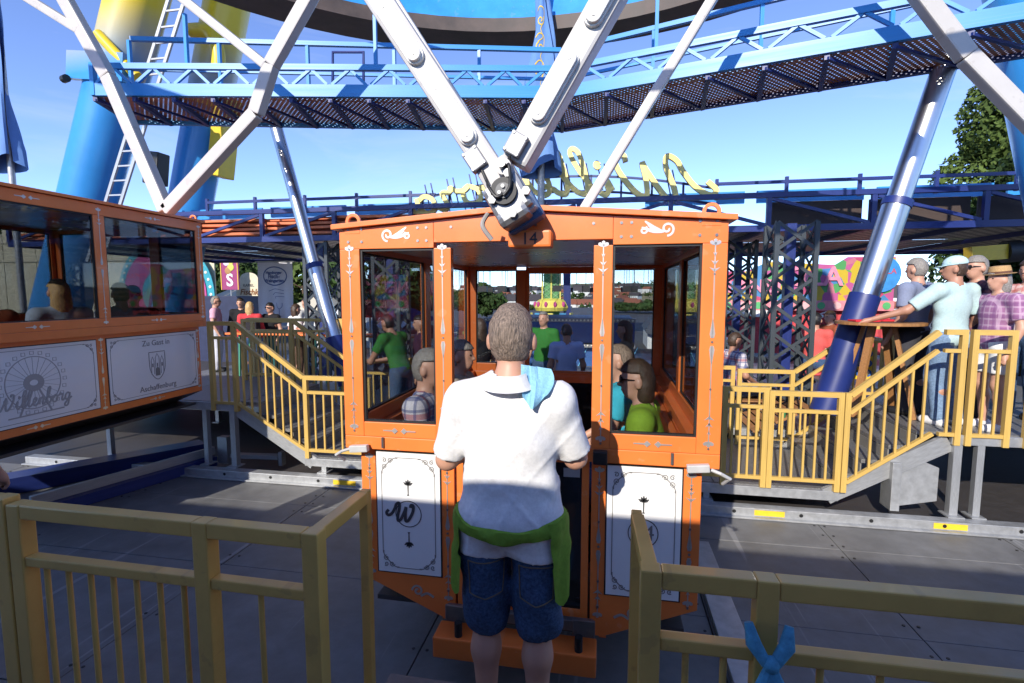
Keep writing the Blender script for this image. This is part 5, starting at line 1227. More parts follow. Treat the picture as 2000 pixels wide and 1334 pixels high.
guest('seated guest in red tee with dark hair in front of the red curtain', 1592, 655, 9.2, -30, 1.72, z=-.15, group='seated guests under the canopy', sit=True, hair=HBK, shirt=cloth('coral_tee', (.62, .10, .09)), sleeve=.8, pants=DENIM, skin=SKIN2)
guest('seated guest with brown hair facing the guest in red', 1620, 652, 10.2, 110, 1.70, z=-.12, group='seated guests under the canopy', sit=True, hair=HBR, shirt=cloth('rust_top', (.3, .08, .04)), pants=DENIM)
guest('seated guest in checked shirt at the low table beside gondola 14', 1432, 715, 7.9, -70, 1.72, z=-.4, group='seated guests under the canopy', sit=True, hair=HBR, shirt=PL, sleeve=.6, pants=DENIM, skin=SKIN2)
# striped sleeve of a bystander at the left edge
person('bystander in striped shirt at the left edge by the gate fence', (-3.80, 2.2, 0), 20, 1.66, hair=HBR, shirt=plaid('stripe_shirt', (.5, .45, .55), (.15, .1, .2), (.3, .2, .3)), sleeve=.8, pants=DENIM, shoe=BLACK, wide=1.05)
# ================================================================ BACKGROUND
# ---- terrain, far houses, woods
tm = mat('hill_fields', (.10, .13, .04), .9, var=.3, scale=.02); nt = tm.node_tree; b_ = nt.nodes['Principled BSDF']
tc = nt.nodes.new('ShaderNodeTexCoord'); vo = nt.nodes.new('ShaderNodeTexVoronoi'); vo.inputs['Scale'].default_value = .009; nt.links.new(tc.outputs['Object'], vo.inputs['Vector'])
rp = nt.nodes.new('ShaderNodeValToRGB'); rp.color_ramp.interpolation = 'CONSTANT'
for i, (p, c) in enumerate(((0, (.06, .10, .03)), (.35, (.26, .21, .08)), (.55, (.08, .12, .035)), (.75, (.32, .26, .11)))):
    e = rp.color_ramp.elements[i] if i < 2 else rp.color_ramp.elements.new(p); e.position = p; e.color = (*c, 1)
nt.links.new(vo.outputs['Color'], rp.inputs[0]); nt.links.new(rp.outputs[0], b_.inputs['Base Color'])
def hz(x, y):
    D = math.hypot(x, y); s = min(1, max(0, (D - 95) / 170)); t = min(1.5, max(0, (D - 270) / 750))
    return -.75 - 13 * s * s * (3 - 2 * s) + 24 * t ** 1.2 * (.85 + .25 * math.sin(x * .004 + 1) + .12 * math.sin(x * .011 + y * .006))
mb = MB(); nx, ny = 96, 26
for j in range(ny):
    D = 90 + (1700 - 90) * (j / (ny - 1)) ** 1.6
    for i in range(nx): t = 2 * math.pi * i / nx; mb.v.append((D * math.sin(t), D * math.cos(t), hz(D * math.sin(t), D * math.cos(t))))
for j in range(ny - 1):
    for i in range(nx): a = j * nx + i; b = j * nx + (i + 1) % nx; mb.f.append((a, b, b + nx, a + nx))
hl = mb.build('hills', tm, None, smooth=True); pset(hl, kind='structure')
def house_mesh(name, wall, roof, w, d, h):
    me = bpy.data.meshes.new(name); q = MB().bb(-w / 2, w / 2, -d / 2, d / 2, -3, h); k = len(q.f)
    q.add([(-w / 2 - .4, -d / 2 - .4, h), (w / 2 + .4, -d / 2 - .4, h), (w / 2 + .4, d / 2 + .4, h), (-w / 2 - .4, d / 2 + .4, h), (-w / 2 - .4, 0, h + d * .42), (w / 2 + .4, 0, h + d * .42)], [(0, 1, 5, 4), (2, 3, 4, 5), (0, 4, 3), (1, 2, 5), (0, 3, 2, 1)])
    kr = len(q.f)
    for x in np.arange(-w / 2 + 1.5, w / 2 - 1, 2.4):
        for z in (1.0, 3.6):
            if z + 1.3 < h: q.bb(x - .5, x + .5, -d / 2 - .06, -d / 2 - .01, z, z + 1.2)
    me.from_pydata(q.v, [], q.f); me.materials.append(wall); me.materials.append(roof); me.materials.append(mat('house_window', (.04, .05, .06), .2))
    for i, p in enumerate(me.polygons): p.material_index = 0 if i < k else (1 if i < kr else 2)
    return me
WALL = mat('house_wall', (.72, .70, .66), .8, var=.05); WALL2 = mat('house_wall_cream', (.60, .52, .38), .8, var=.05); RO1 = mat('roof_red', (.26, .09, .05), .8, var=.2); RO2 = mat('roof_dark', (.07, .06, .06), .7, var=.2)
HM = [(house_mesh('house', WALL, RO1, 12, 9, 6), 'small white house with red roof on the far hillside'), (house_mesh('house', WALL, RO2, 14, 9, 5.5), 'small white house with dark roof on the far hillside'), (house_mesh('house', WALL2, RO1, 11, 9, 6), 'small cream house with red roof on the far hillside'), (house_mesh('house', WALL, RO2, 22, 11, 9), 'large white block with dark roof on the far hillside')]
rnd = random.Random(3)
for k in range(170):
    px = rnd.choice((rnd.uniform(880, 1280), rnd.uniform(880, 1280), rnd.uniform(1280, 1820), rnd.uniform(560, 880))); D = 330 + 620 * rnd.random() ** .8
    r_ = at(px, 575, Y=100.); s = D / math.hypot(r_.x, 100.); x, y = r_.x * s, 100 * s
    i = rnd.choice((0, 0, 1, 1, 2, 3)); o = link('house', HM[i][0]); o.location = (x, y, hz(x, y)); o.rotation_euler.z = rnd.uniform(-.9, .9); pset(o, HM[i][1], 'house', 'houses on the far hillside')
# leaf crowns
LEAF = mat('leaf_green', (.075, .115, .025), .7, var=.55, scale=.9, spec=.2); LEAF2 = mat('leaf_dark', (.04, .075, .02), .7, var=.5, scale=.9, spec=.2); BARK = mat('bark', (.09, .065, .045), .9, var=.3, scale=8, bump=.6)
def leaf_cloud(c, r, n, size, seed, lumps=14):
    g = np.random.default_rng(seed); c = np.array(c, float); r = np.array(r, float)
    L = g.normal(size=(lumps, 3)); L /= np.linalg.norm(L, axis=1)[:, None]; L = L * (.45 + .45 * g.random((lumps, 1))); rad = .26 + .22 * g.random(lumps)
    w = rad ** 2; k = g.choice(lumps, n, p=w / w.sum()); d = g.normal(size=(n, 3)); d /= np.linalg.norm(d, axis=1)[:, None]
    P = L[k] + d * (rad[k] * (.75 + .3 * g.random(n)))[:, None]; P = c + P * r
    nrm = d + g.normal(size=(n, 3)) * .7; nrm /= np.linalg.norm(nrm, axis=1)[:, None]; a = np.cross(nrm, g.normal(size=(n, 3))); a /= np.linalg.norm(a, axis=1)[:, None]; b = np.cross(nrm, a)
    s = (size * (.6 + .8 * g.random(n)))[:, None]; V = np.stack([P - a * s, P + b * s * .55, P + a * s, P - b * s * .55], 1).reshape(-1, 3)
    return V.tolist(), [(4 * i, 4 * i + 1, 4 * i + 2, 4 * i + 3) for i in range(n)]
def tree(x, y, z0, H, r, label, n=4200, size=.16, seed=1, m=LEAF, zc=None, cat='tree', group='trees around the fairground'):
    o = empty('tree', (x, y, z0), 0, label, cat, group); g = random.Random(seed)
    zc = zc or H * .62; tk = MB(); tk.tube([(x, y, z0), (x + .1, y, z0 + H * .3), (x - .05, y, z0 + H * .6), (x, y, z0 + H * .85)], .2, 9, radii=[H * .028, H * .022, H * .014, H * .005])
    for k in range(7):
        a = g.uniform(0, 6.28); zb = z0 + H * g.uniform(.25, .6); L = r[0] * g.uniform(.5, .85)
        tk.tube([(x, y, zb), (x + L * .5 * math.cos(a), y + L * .5 * math.sin(a), zb + H * .1), (x + L * math.cos(a), y + L * math.sin(a), zb + H * .2)], .05, 6, radii=[H * .011, H * .007, H * .002])
    tk.build('trunk', BARK, o, smooth=True)
    V, Fc = leaf_cloud((x, y, z0 + zc), r, n, size, seed); me = bpy.data.meshes.new('crown'); me.from_pydata(V, [], Fc); me.materials.append(m); link('crown', me, o)
def tree_px(px, ytop, Y, H, r, label, **k):
    p = at(px, ytop, Y=Y); z0 = -.62; tree(p.x, Y, z0, p.z - z0, r, label, **k)
tree_px(2000, 225, 17, 0, (2.2, 2.2, 3.0), 'tall leafy tree rising above the canopy at the right edge', n=40000, size=.075, seed=4, zc=5.6)
tree_px(2030, 300, 15, 0, (2.4, 2.2, 3.2), 'leafy tree behind the guests on the right platform', n=24000, size=.075, seed=9, zc=3.4, m=LEAF2)
for i, (px, yt, Y, rx, lab) in enumerate(((425, 500, 34, 3.0, 'green tree left of the purple banner'), (475, 490, 30, 2.6, 'bushy tree between purple banner and white banner'), (590, 495, 28, 2.5, 'green tree right of the white wine garden banner'), (722, 470, 26, 2.8, 'tree seen in the left window of gondola 14, left of the dark column'), (792, 505, 30, 2.4, 'tree seen in the left window of gondola 14, right of the dark column'), (928, 558, 42, 2.1, 'round tree left of the swing ride tower'), (70, 425, 24, 2.6, 'tree behind the cream facade'), (1250, 590, 70, 3.4, 'small tree before the hillside houses'), (1010, 598, 80, 3.2, 'low tree between the hillside houses and the swing ride'))):
    p = at(px, yt, Y=Y); H_ = p.z + .62; tree(p.x, Y, -.62, H_, (rx, rx, H_ * .42), lab, n=5200, size=.12 + Y * .002, seed=20 + i, m=(LEAF, LEAF2)[i % 2])
# far woods on the ridge and between the houses
g_ = np.random.default_rng(5); V = []; Fc = []
for k in range(420):
    px = g_.uniform(480, 1830); D = g_.uniform(300, 900) if k % 2 else g_.uniform(850, 1250); r_ = at(px, 575, Y=100.); s = D / math.hypot(r_.x, 100.); x, y = r_.x * s, 100 * s
    v, f = leaf_cloud((x, y, hz(x, y) + 3.5), (5 + D * .008, 5, 5), 60, 1.8, int(k), 6); b0 = len(V); V += v; Fc += [tuple(b0 + i for i in q) for q in f]
me = bpy.data.meshes.new('far_woods'); me.from_pydata(V, [], Fc); me.materials.append(LEAF2); pset(link('far_woods', me), 'dark green woods and garden trees covering the far hillside', 'woods', kind='stuff')

# ---- banners and signs on the left
def board(name, px0, px1, py0, py1, Y, m, label, cat, thick=.04):
    a = at(px0, py1, Y=Y); b = at(px1, py0, Y=Y); o = empty(name, ((a.x + b.x) / 2, Y, a.z), 0, label, cat)
    MB().bb(a.x, b.x, Y, Y + thick, a.z, b.z).build('panel', m, o, bevel=.005); return o, a, b
o, a, b = board('banner', 432, 464, 494, 566, 20, mat('plum_banner', (.26, .03, .12), .6, var=.1), 'plum banner with a white letter S and painted ice cream scoops', 'banner')
for x in (a.x + .04, b.x - .04): bar('edge_stripe', (x, 19.985, a.z), (x, 19.985, b.z), .03, .01, YELLOWP, o)
cx = (a.x + b.x) / 2; text('letter_print', 'S', .75, face_mtx((cx + .01, 19.985, a.z + .4), (1, 0, 0)), WHITE_T, o, bold=.02)
for dx, dz, c in ((-.13, 1.2, (.55, .5, .6)), (.1, 1.26, (.6, .55, .1)), (.08, .98, (.5, .5, .08)), (-.06, .83, (.35, .18, .06))): MB().ell((cx + dx, 19.985, a.z + dz), (.16, .012, .16), 14, 6).build('scoop_print', mat('scoop%d' % int(c[2] * 100 + c[0] * 10), c, .6), o, smooth=True)
bar('hanger', (cx, 20.05, -.6), (cx, 20.05, b.z), .03, .03, GALV, o)
o, a, b = board('shop_sign', 462, 512, 546, 582, 22, mat('cream_board', (.62, .55, .40), .6), 'cream arched shop sign with brown lettering beside the white banner', 'sign')
cx = (a.x + b.x) / 2; mb = MB(); mb.prism([(cx + .5 * math.cos(t), b.z + .34 * math.sin(t)) for t in np.linspace(0, math.pi, 14)], lambda p, q, d: (p, 22.0 + d, q), .04).build('arch', mat('cream_board', (.62, .55, .40)), o)
text('lettering', 'KAMEL', .19, face_mtx((cx - .02, 21.985, a.z + .6), (1, 0, 0)), INKD, o); text('lettering', 'Fischk', .39, face_mtx((cx - .02, 21.985, a.z + .28), (1, 0, 0)), mat('brown_ink', (.22, .08, .02), .6), o, shear=.25, bold=.008)
for x in (a.x + .1, b.x - .1): bar('sign_leg', (x, 22.05, -.6), (x, 22.05, a.z), .06, .06, GALV, o)
# white wine garden banner: hanging cloth with folds
Yb = 12.2; a = at(507, 628, Y=Yb); b = at(570, 512, Y=Yb); o = empty('banner', (a.x, Yb, a.z), 0, 'white hanging banner of a wine garden with oval blue emblem and glass drawing', 'banner')
def fold(x, z): t = (x - a.x) / (b.x - a.x); return Yb + .04 * math.sin(t * 19) * (b.z - z) / (b.z - a.z) + .02 * math.sin(t * 7 + z * 3)
mb = MB(); nx, nz = 22, 16
for j in range(nz):
    for i in range(nx): x = a.x + (b.x - a.x) * i / (nx - 1); z = a.z + (b.z - a.z) * j / (nz - 1); mb.v.append((x, fold(x, z), z))
for j in range(nz - 1):
    for i in range(nx - 1): q = j * nx + i; mb.f.append((q, q + 1, q + nx + 1, q + nx))
mb.build('cloth', cloth('banner_white', (.62, .62, .68)), o, smooth=True)
cx = (a.x + b.x) / 2; H_ = b.z - a.z; fb = lambda p, q, d: (p, fold(p, q) - .004 - d, q); BI = mat('banner_ink', (.08, .12, .28), .7)
MB().ribbon([(cx + .34 * math.cos(t), b.z - .36 + .24 * math.sin(t)) for t in np.linspace(0, 2 * math.pi, 33)[:-1]], .03, fb, .003, closed=True).build('emblem_print', BI, o)
for k, (q, tx, sz_) in enumerate(((-.27, 'Hamburger', .10), (-.37, 'Fisch-', .15), (-.48, 'Weingarten', .12))): text('lettering', tx, sz_, face_mtx((cx, Yb - .045, b.z + q), (1, 0, 0)), BI, o, bold=.004)
for k in range(3): MB().ribbon(catmull([(cx - .2 + .1 * k, b.z - .75 - .1 * k), (cx, b.z - .69 - .1 * k), (cx + .25, b.z - .74 - .08 * k)], 5), .012, fb, .003).build('swoosh_print', BI, o)
MB().ribbon(catmull([(cx + .02, a.z + .5), (cx + .03, a.z + .4), (cx + .1, a.z + .34), (cx + .17, a.z + .4), (cx + .18, a.z + .5)], 5), .012, fb, .003).ribbon([(cx + .1, a.z + .34), (cx + .1, a.z + .16)], .012, fb, .003).ribbon([(cx + .04, a.z + .15), (cx + .16, a.z + .15)], .012, fb, .003).build('glass_print', BI, o)
bar('banner_rod', (a.x - .05, Yb, b.z + .02), (b.x + .05, Yb, b.z + .02), .03, .03, GALV, o)
# navy wall, tents, parasols
def stall(name, px0, px1, py_top, Y, h_roof, wall, roof, label, depth=3.0):
    a = at(px0, py_top, Y=Y); b = at(px1, py_top, Y=Y); o = empty(name, ((a.x + b.x) / 2, Y, -.62), 0, label, 'stall', 'stalls and tents of the fair'); z = a.z - h_roof
    MB().bb(a.x + .1, b.x - .1, Y + .1, Y + depth, -.62, z).build('wall', wall, o)
    xm, ym = (a.x + b.x) / 2, Y + depth / 2
    MB().add([(a.x, Y - .2, z), (b.x, Y - .2, z), (b.x, Y + depth, z), (a.x, Y + depth, z), (xm - (b.x - a.x) * .15, ym, a.z), (xm + (b.x - a.x) * .15, ym, a.z)], [(0, 1, 5, 4), (1, 2, 5), (2, 3, 4, 5), (3, 0, 4), (3, 2, 1, 0)]).build('roof', roof, o)
    n = max(4, int((b.x - a.x) / .35)); v = MB()
    for k in range(n): x0 = a.x + (b.x - a.x) * k / n; x1 = a.x + (b.x - a.x) * (k + 1) / n; v.prism([(x0, z), (x1, z), (x1, z - .14), ((x0 + x1) / 2, z - .22), (x0, z - .14)], lambda p, q, d: (p, Y - .21 - d, q), .01)
    pset(v.build('valance', roof, o), kind='stuff'); return o
TENTW = cloth('tent_white', (.7, .7, .68)); TENTC = cloth('tent_cream', (.55, .5, .38)); NAVW = mat('navy_wall', (.015, .02, .06), .5, var=.2); TENTD = mat('tent_slate', (.07, .08, .10), .7, var=.2)
nw = MB().bb(at(380, 600, Y=15).x, at(512, 600, Y=15).x, 15, 15.2, -.6, at(450, 578, Y=15).z).build('partition_wall', NAVW, None, bevel=.01); pset(nw, 'dark navy partition wall behind the guests on the left', 'wall')
stall('stall', 404, 470, 556, 24, .8, TENTC, TENTC, 'cream tent with peaked roof behind the purple banner')
stall('stall', 566, 640, 572, 22, .7, TENTC, TENTC, 'cream tent right of the white banner')
stall('stall', 600, 720, 600, 20, .6, TENTW, TENTW, 'white tent seen beside the left lattice column')
stall('stall', 1262, 1370, 596, 24, 1.1, TENTW, TENTD, 'stall with slate grey roof and white valance behind the right windows')
stall('stall', 905, 960, 628, 30, .6, mat('stall_wood', (.2, .12, .06), .7), mat('roof_green', (.05, .16, .07), .7), 'small stall with green roof left of the blue booth')
stall('stall', 1310, 1440, 640, 19, .5, TENTW, TENTW, 'white stall with counter beside the slate roofed stall')
def parasol(px, py, Y, r, m, label):
    p = at(px, py, Y=Y); o = empty('parasol', (p.x, Y, -.62), 0, label, 'parasol', 'parasols among the stalls'); MB().tube([(p.x, Y, -.62), (p.x, Y, p.z)], .03, 8).build('pole', GALV, o, smooth=True)
    mb = MB(); n = 8; mb.v.append((p.x, Y, p.z))
    for k in range(n): t = 2 * math.pi * k / n; mb.v.append((p.x + r * math.cos(t), Y + r * math.sin(t), p.z - r * .38))
    for k in range(n): mb.f.append((0, 1 + k, 1 + (k + 1) % n))
    mb.build('canopy', m, o)
parasol(722, 590, 13, 1.0, cloth('parasol_red', (.30, .04, .06)), 'dark red parasol seen through the left window of gondola 14'); parasol(800, 600, 14, .95, cloth('parasol_blue', (.03, .06, .36)), 'blue parasol seen through the left window of gondola 14'); parasol(760, 612, 17, 1.2, TENTW, 'white parasol between the red one and the blue one'); parasol(835, 632, 15, 1.0, cloth('parasol_coral', (.6, .12, .1)), 'coral parasol right of the blue parasol')
# ---- swing ride and blue booth behind the gondola
sw = empty('swing_ride', at(1078, 600, Y=30), 0, 'chair swing ride with green lattice tower and yellow base', 'carousel'); p = at(1078, 560, Y=30); px_, z_ = p.x, p.z
GRN = mat('tower_green', (.10, .30, .10), .5); YLW = mat('tower_yellow', (.72, .62, .12), .5); PNK = mat('tower_pink', (.55, .08, .25), .5)
MB().bb(px_ - .45, px_ + .45, 29.7, 30.6, 0, 5.6).build('tower', GRN, sw)
for s in (-.52, 0, .52): bar('tower_rib', (px_ + s, 29.65, 1.5), (px_ + s, 29.65, 5.6), .08, .06, YLW, sw)
for k in range(11):
    z = 1.6 + k * .34
    for c in (-.26, .26):
        for s in (-1, 1): bar('tower_lattice', (px_ + c - .22, 29.66, z if s > 0 else z + .34), (px_ + c + .22, 29.66, z + .34 if s > 0 else z), .03, .02, mat('lattice_pale', (.35, .55, .3), .5), sw)
bar('dark_mast', (px_ + .95, 29.9, -.6), (px_ + .82, 29.9, 5.6), .4, .3, NAVY, sw)
MB().tube([(px_, 30.1, .9), (px_, 30.1, 1.1), (px_, 30.1, 1.5), (px_, 30.1, 1.62)], 1, 16, radii=[.95, 1.05, .85, .6]).build('crown_skirt', YLW, sw)
for k in range(6): t = math.pi * (1.08 + .17 * k); MB().ell((px_ + 1.0 * math.cos(t), 30.1 + 1.0 * math.sin(t), 1.28), (.10, .10, .17), 8, 6).build('lozenge', PNK, sw)
for k in range(5): t = math.pi * (1.1 + .2 * k); MB().prism([(-.28, -.55), (.28, -.55), (.2, .8), (-.2, .8)], lambda a, b, d: (px_ + (1.25 - d) * math.cos(t) - a * math.sin(t), 30.1 + (1.25 - d) * math.sin(t) + a * math.cos(t), b), .05).build('base_panel', (YLW, mat('base_blue', (.1, .35, .6), .5))[k % 2], sw)
MB().tube([(px_, 30.1, 5.5), (px_, 30.1, 5.8)], 6, 32, radii=[6, 5.6]).build('swing_disc', YLW, sw)
for k in range(40):
    t = 2 * math.pi * k / 40; r_ = 5.6 - .9 * (k % 2); bar('swing_chain', (px_ + r_ * math.cos(t), 30.1 + r_ * math.sin(t), 5.5), (px_ + r_ * math.cos(t), 30.1 + r_ * math.sin(t), 2.3), .025, .025, BLACK, sw)
    if k % 2: MB().bb(px_ + r_ * math.cos(t) - .2, px_ + r_ * math.cos(t) + .2, 29.9 + r_ * math.sin(t), 30.3 + r_ * math.sin(t), 2.0, 2.3).build('swing_seat', BLACK, sw)
bb_ = empty('blue_booth', at(1100, 700, Y=13), 0, 'blue fairground booth with strips of light bulbs behind the landing', 'booth'); a = at(952, 760, Y=13); b = at(1236, 622, Y=13)
MB().bb(a.x, b.x, 13.1, 15, -.6, b.z).build('booth_body', mat('booth_blue', (.03, .10, .30), .45, var=.15), bb_, bevel=.02); MB().bb(a.x - .05, b.x + .05, 12.9, 13.09, b.z - .62, b.z - .1).build('fascia', mat('fascia_blue', (.02, .07, .25), .4), bb_, bevel=.02)
BULB = mat('bulb', (.8, .75, .6), .3); 
for zz in (b.z - .05, b.z - .68):
    q = MB().bb(a.x - .06, b.x + .06, 12.88, 13.1, zz - .05, zz + .04).build('bulb_strip', mat('strip_grey', (.25, .25, .27), .5), bb_); u = MB()
    for x in np.arange(a.x, b.x, .09): u.ell((x, 12.87, zz), (.025, .025, .025), 6, 4)
    pset(u.build('bulbs', BULB, q), kind='stuff')
for k in range(9):
    x = a.x + .2 + (b.x - a.x) * k / 9; bar('booth_trim', (x, 13.07, -.2), (x + .35, 13.07, b.z - .72), .02, .02, mat('trim_cyan', (.15, .45, .7), .4), bb_)
o, a, b = board('direction_sign', 905, 952, 662, 692, 11.0, mat('sign_navy', (.015, .03, .14), .5), 'navy sign with yellow arrow seen behind the man in white', 'sign'); MB().prism([(a.x + .06, b.z - .17), (a.x + .2, b.z - .1), (a.x + .2, b.z - .24)], lambda p, q, d: (p, 10.998 - d, q), .004).build('arrow_print', YELLOWP, o); text('lettering', 'F', .2, face_mtx((b.x - .15, 10.99, b.z - .17), (1, 0, 0)), WHITE_T, o)
for x in (a.x + .05, b.x - .05): bar('sign_leg', (x, 11.05, .05), (x, 11.05, a.z), .04, .04, GALV, o)
# ---- red fairground booth on the right
rb = empty('fair_booth', at(1600, 700, Y=20.2), 0, 'red curtained fair booth with colourful painted fascia', 'booth'); a = at(1400, 740, Y=20.2); b = at(1748, 502, Y=20.2); zf = at(1600, 600, Y=20.2).z
RED = cloth('red_curtain', (.5, .07, .08), sc=8, var=.2); mb = MB(); n = 90
for k in range(n + 1):
    x = a.x + (b.x - a.x) * k / n; y = 20.25 + .05 * math.sin(k * 1.1) + .03 * math.sin(k * .37); mb.v += [(x, y, -.3), (x, y + .04, zf + .1)]
for k in range(n): mb.f.append((2 * k, 2 * k + 2, 2 * k + 3, 2 * k + 1))
mb.build('curtain', RED, rb, smooth=True)
fm = mat('painted_fascia', (.6, .15, .3), .45); nt = fm.node_tree; tc = nt.nodes.new('ShaderNodeTexCoord'); vo = nt.nodes.new('ShaderNodeTexVoronoi'); vo.inputs['Scale'].default_value = 3.2; nt.links.new(tc.outputs['Object'], vo.inputs['Vector'])
rp = nt.nodes.new('ShaderNodeValToRGB'); rp.color_ramp.interpolation = 'CONSTANT'
for i, (p_, c) in enumerate(((0, (.42, .06, .14)), (.2, (.5, .36, .03)), (.4, (.06, .2, .4)), (.55, (.42, .09, .24)), (.7, (.07, .28, .09)), (.85, (.45, .15, .2)))):
    e = rp.color_ramp.elements[i] if i < 2 else rp.color_ramp.elements.new(p_); e.position = p_; e.color = (*c, 1)
nt.links.new(vo.outputs['Color'], rp.inputs[0]); nt.links.new(rp.outputs[0], nt.nodes['Principled BSDF'].inputs['Base Color'])
MB().prism([(a.x, zf + .12), (b.x, zf + .12), (b.x, b.z), (b.x - 1.5, b.z + .02), (b.x - 1.9, b.z - .25), (a.x + 1.6, b.z - .12), (a.x + .9, b.z - .45), (a.x, b.z - .45)], lambda p, q, d: (p, 20.12 + d, q), .1).build('fascia', fm, rb)
PK = mat('fascia_pink', (.66, .22, .26), .5, var=.15); MB().bb(a.x, b.x, 20.02, 20.11, zf - .12, zf + .24).build('lower_fascia', PK, rb, bevel=.02)
for k, (x, tx, sz_) in enumerate(((at(1468, 560, Y=20).x, 'PLANET', .64), (at(1592, 535, Y=20).x, 'OLA', .95))): text('lettering', tx, sz_, face_mtx((x, 20.08, at(1500, 560 - 18 * k, Y=20).z), (1, 0, 0)), mat('letter_rose', (.75, .25, .35), .4), rb, ext=.03, bold=.015)
MB().tube([(at(1722, 535, Y=20).x, 20.11, at(1722, 535, Y=20).z), (at(1722, 535, Y=20).x, 20.05, at(1722, 535, Y=20).z)], 0.64, 24).build('round_emblem', mat('emblem_blue', (.05, .25, .6), .4), rb)
text('lettering', 'POPULA', .26, face_mtx((at(1722, 535, Y=20).x, 20.04, at(1722, 530, Y=20).z), (1, 0, 0)), mat('letter_red', (.6, .05, .05), .4), rb)
for k in range(11):
    x = a.x + .25 + k * (b.x - a.x - .5) / 10; MB().tube([(x, 20.02, zf + .06), (x, 20.0, zf + .06)], .13, 12).build('medallion', (mat('medal_green', (.1, .4, .15), .4), mat('medal_rose', (.7, .4, .4), .4))[k % 2], rb)
for x in (at(1600, 600, Y=19.8).x, at(1480, 610, Y=19.8).x): MB().bb(x - .12, x + .12, 19.7, 19.9, zf - .35, zf - .25).build('floodlight', TENTW, rb, bevel=.01); bar('lamp_arm', (x, 19.8, zf - .25), (x + .5, 20.1, zf - .1), .03, .03, TENTW, rb)
v = MB()
for k in range(16): x0 = a.x + .1 * k; v.prism([(x0, zf - .12), (x0 + .1, zf - .12), (x0 + .1, zf - .3), (x0 + .05, zf - .34), (x0, zf - .3)], lambda p, q, d: (p, 20.0 - d, q), .01)
pset(v.build('white_valance', TENTW, rb), kind='stuff')
# ---- cream facade with painted disc behind the left gondola
fc = empty('fair_facade', at(250, 600, Y=20), 0, 'cream panelled fair facade with a big painted disc behind the left gondola', 'facade'); a = at(-60, 600, Y=20); b = at(405, 445, Y=20)
CR = mat('cream_panel', (.62, .57, .40), .6, var=.1, dirt=.2); w_ = (b.x - a.x) / 7
for k in range(7): MB().bb(a.x + w_ * k + .02, a.x + w_ * (k + 1) - .02, 20.3, 20.36, -.6, b.z + .3 * (k % 2)).build('facade_panel', CR, fc, bevel=.008)
for z in (b.z - .4, b.z - 1.3): bar('facade_rail', (a.x, 20.26, z), (b.x, 20.26, z), .06, .1, CR, fc)
dc = at(322, 575, Y=19.9); 
for r_, y_, m_ in ((2.5, 19.95, mat('disc_teal', (.03, .28, .34), .4)), (2.14, 19.9, mat('disc_pink', (.42, .06, .20), .4)), (1.14, 19.86, mat('disc_aqua', (.08, .35, .4), .4)), (.64, 19.82, mat('disc_brown', (.2, .05, .04), .4))): MB().tube([(dc.x, y_ + .04, dc.z), (dc.x, y_, dc.z)], r_, 40).build('painted_disc', m_, fc)
u = MB()
for k in range(44): t = 2 * math.pi * k / 44; u.ell((dc.x + 2.33 * math.cos(t), 19.94, dc.z + 2.33 * math.sin(t)), (.07, .03, .07), 6, 4)
pset(u.build('disc_bulbs', BULB, fc), kind='stuff')
# ---- tables, benches, pictogram sign, decking, red seat
def bar_table(p, r, top, z0, label):
    o = empty('bar_table', (p.x, p.y, z0), 0, label, 'table'); WD = mat('table_wood', (.32, .15, .05), .5, var=.3, scale=6, stretch=(1, 8, 1))
    MB().tube([(p.x, p.y, top - .03), (p.x, p.y, top)], r, 28).build('table_top', WD, o)
    for s in (-1, 1):
        for t in (-1, 1): bar('table_leg', (p.x + s * r * .7, p.y + t * r * .5, z0), (p.x + s * r * .25, p.y + t * r * .2, top - .03), .07, .04, WD, o)
    return o
tp = at(1718, 628, Y=6.25); bar_table(tp, .42, tp.z, PZ, 'round wooden bar table with red napkins on the right platform')
for k, (dx, dy) in enumerate(((-.18, -.05), (.1, .08))): q = MB().box((tp.x + dx, tp.y + dy, tp.z + .012), (.24, .2, .018), Matrix.Rotation(.3 * k, 3, 'Z')).build('napkin_stack', cloth('napkin_red', (.6, .03, .05)), None, bevel=.004); pset(q, ('flat stack of red napkins at the left of the bar table', 'flat stack of red napkins at the right of the bar table')[k], 'napkins')
ob = mat('table_orange', (.75, .17, .03), .45, var=.1)
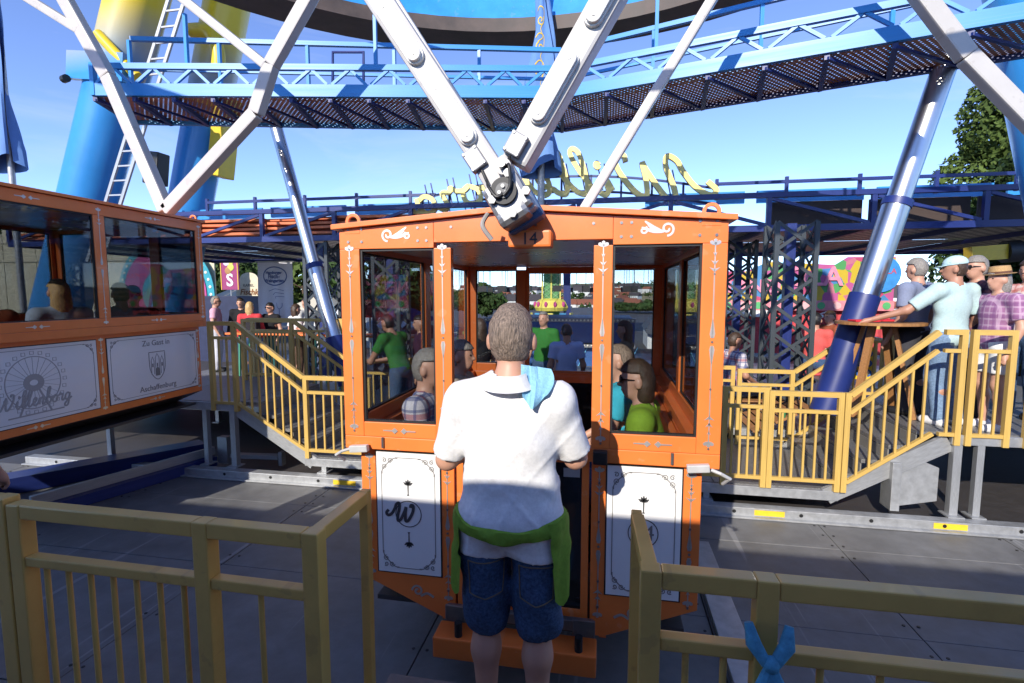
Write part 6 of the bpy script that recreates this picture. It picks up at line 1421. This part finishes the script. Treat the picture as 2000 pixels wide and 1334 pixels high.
for k, (x0, x1, y) in enumerate(((-7.6, -5.4, 9.35), (-5.3, -3.6, 9.2))):
    o = empty('beer_table', ((x0 + x1) / 2, y, .05), 0, ('long orange standing table with green legs before the guest in pink', 'long orange standing table with green legs below the white banner')[k], 'table')
    MB().bb(x0, x1, y - .25, y + .25, 1.06, 1.1).build('table_top', ob, o, bevel=.008)
    for x in (x0 + .25, x1 - .25):
        for s in (-1, 1): bar('table_leg', (x, y + s * .2, .05), (x, y + s * .14, 1.06), .03, .03, mat('leg_green', (.04, .22, .12), .5), o)
sgn = empty('pictogram_sign', at(1685, 740, Y=7.0), 0, 'yellow safety sign with blue round pictograms on the stair rail', 'sign'); a = at(1666, 740, Y=7.04); b = at(1706, 678, Y=7.04); MB().bb(a.x, b.x, 7.02, 7.04, a.z, b.z).build('panel', YELLOWP, sgn, bevel=.003)
for i in range(2):
    for j in range(3): x = a.x + (b.x - a.x) * (.28 + .44 * i); z = a.z + (b.z - a.z) * (.2 + .3 * j); MB().tube([(x, 7.019, z), (x, 7.012, z)], .045, 16).build('pictogram', mat('pictogram_blue', (.03, .12, .4), .4), sgn); MB().bb(x - .015, x + .015, 7.008, 7.0115, z - .02, z + .02).build('pictogram_mark', WHITE_T, sgn)
WDK = mat('deck_wood', (.30, .14, .05), .6, var=.35, scale=5, stretch=(1, 10, 1)); dk = empty('wooden_ramp', (2.3, 7.5, .05), 0, 'slatted wooden boards with a paper cup at the foot of the right stair', 'ramp')
for k in range(8): MB().box((1.95 + .09 * k, 7.55, .09 + .045 * k), (.082, 1.0, .03), Matrix.Rotation(-.45, 3, 'Y')).build('deck_board', WDK, dk, bevel=.004)
cp_ = MB(); cp_.tube([(2.28, 7.1, .26), (2.28, 7.1, .37)], .04, 14, radii=[.03, .042]); pset(cp_.build('paper_cup', mat('cup_green', (.05, .2, .08), .5), None, smooth=True), 'green paper cup standing on the slatted wooden boards', 'cup')
for k, (px, Y, z0) in enumerate(((1592, 9.2, .05), (1622, 10.3, .05), (1432, 7.9, .05))):
    x = at(px, 650, Y=Y).x; o = empty('bench', (x, Y, z0), 0, ('red bench carrying the guest in the coral tee', 'red bench carrying the brown haired guest', 'low bench carrying the guest in checked shirt')[k], 'bench'); sz_ = (.60, .63, .36)[k]
    MB().bb(x - .5, x + .5, Y - .2, Y + .2, sz_ - .04, sz_).build('seat', RED if k < 2 else WDK, o, bevel=.006)
    for s in (-.4, .4): bar('leg', (x + s, Y, z0), (x + s, Y, sz_ - .04), .05, .3, GALV, o)
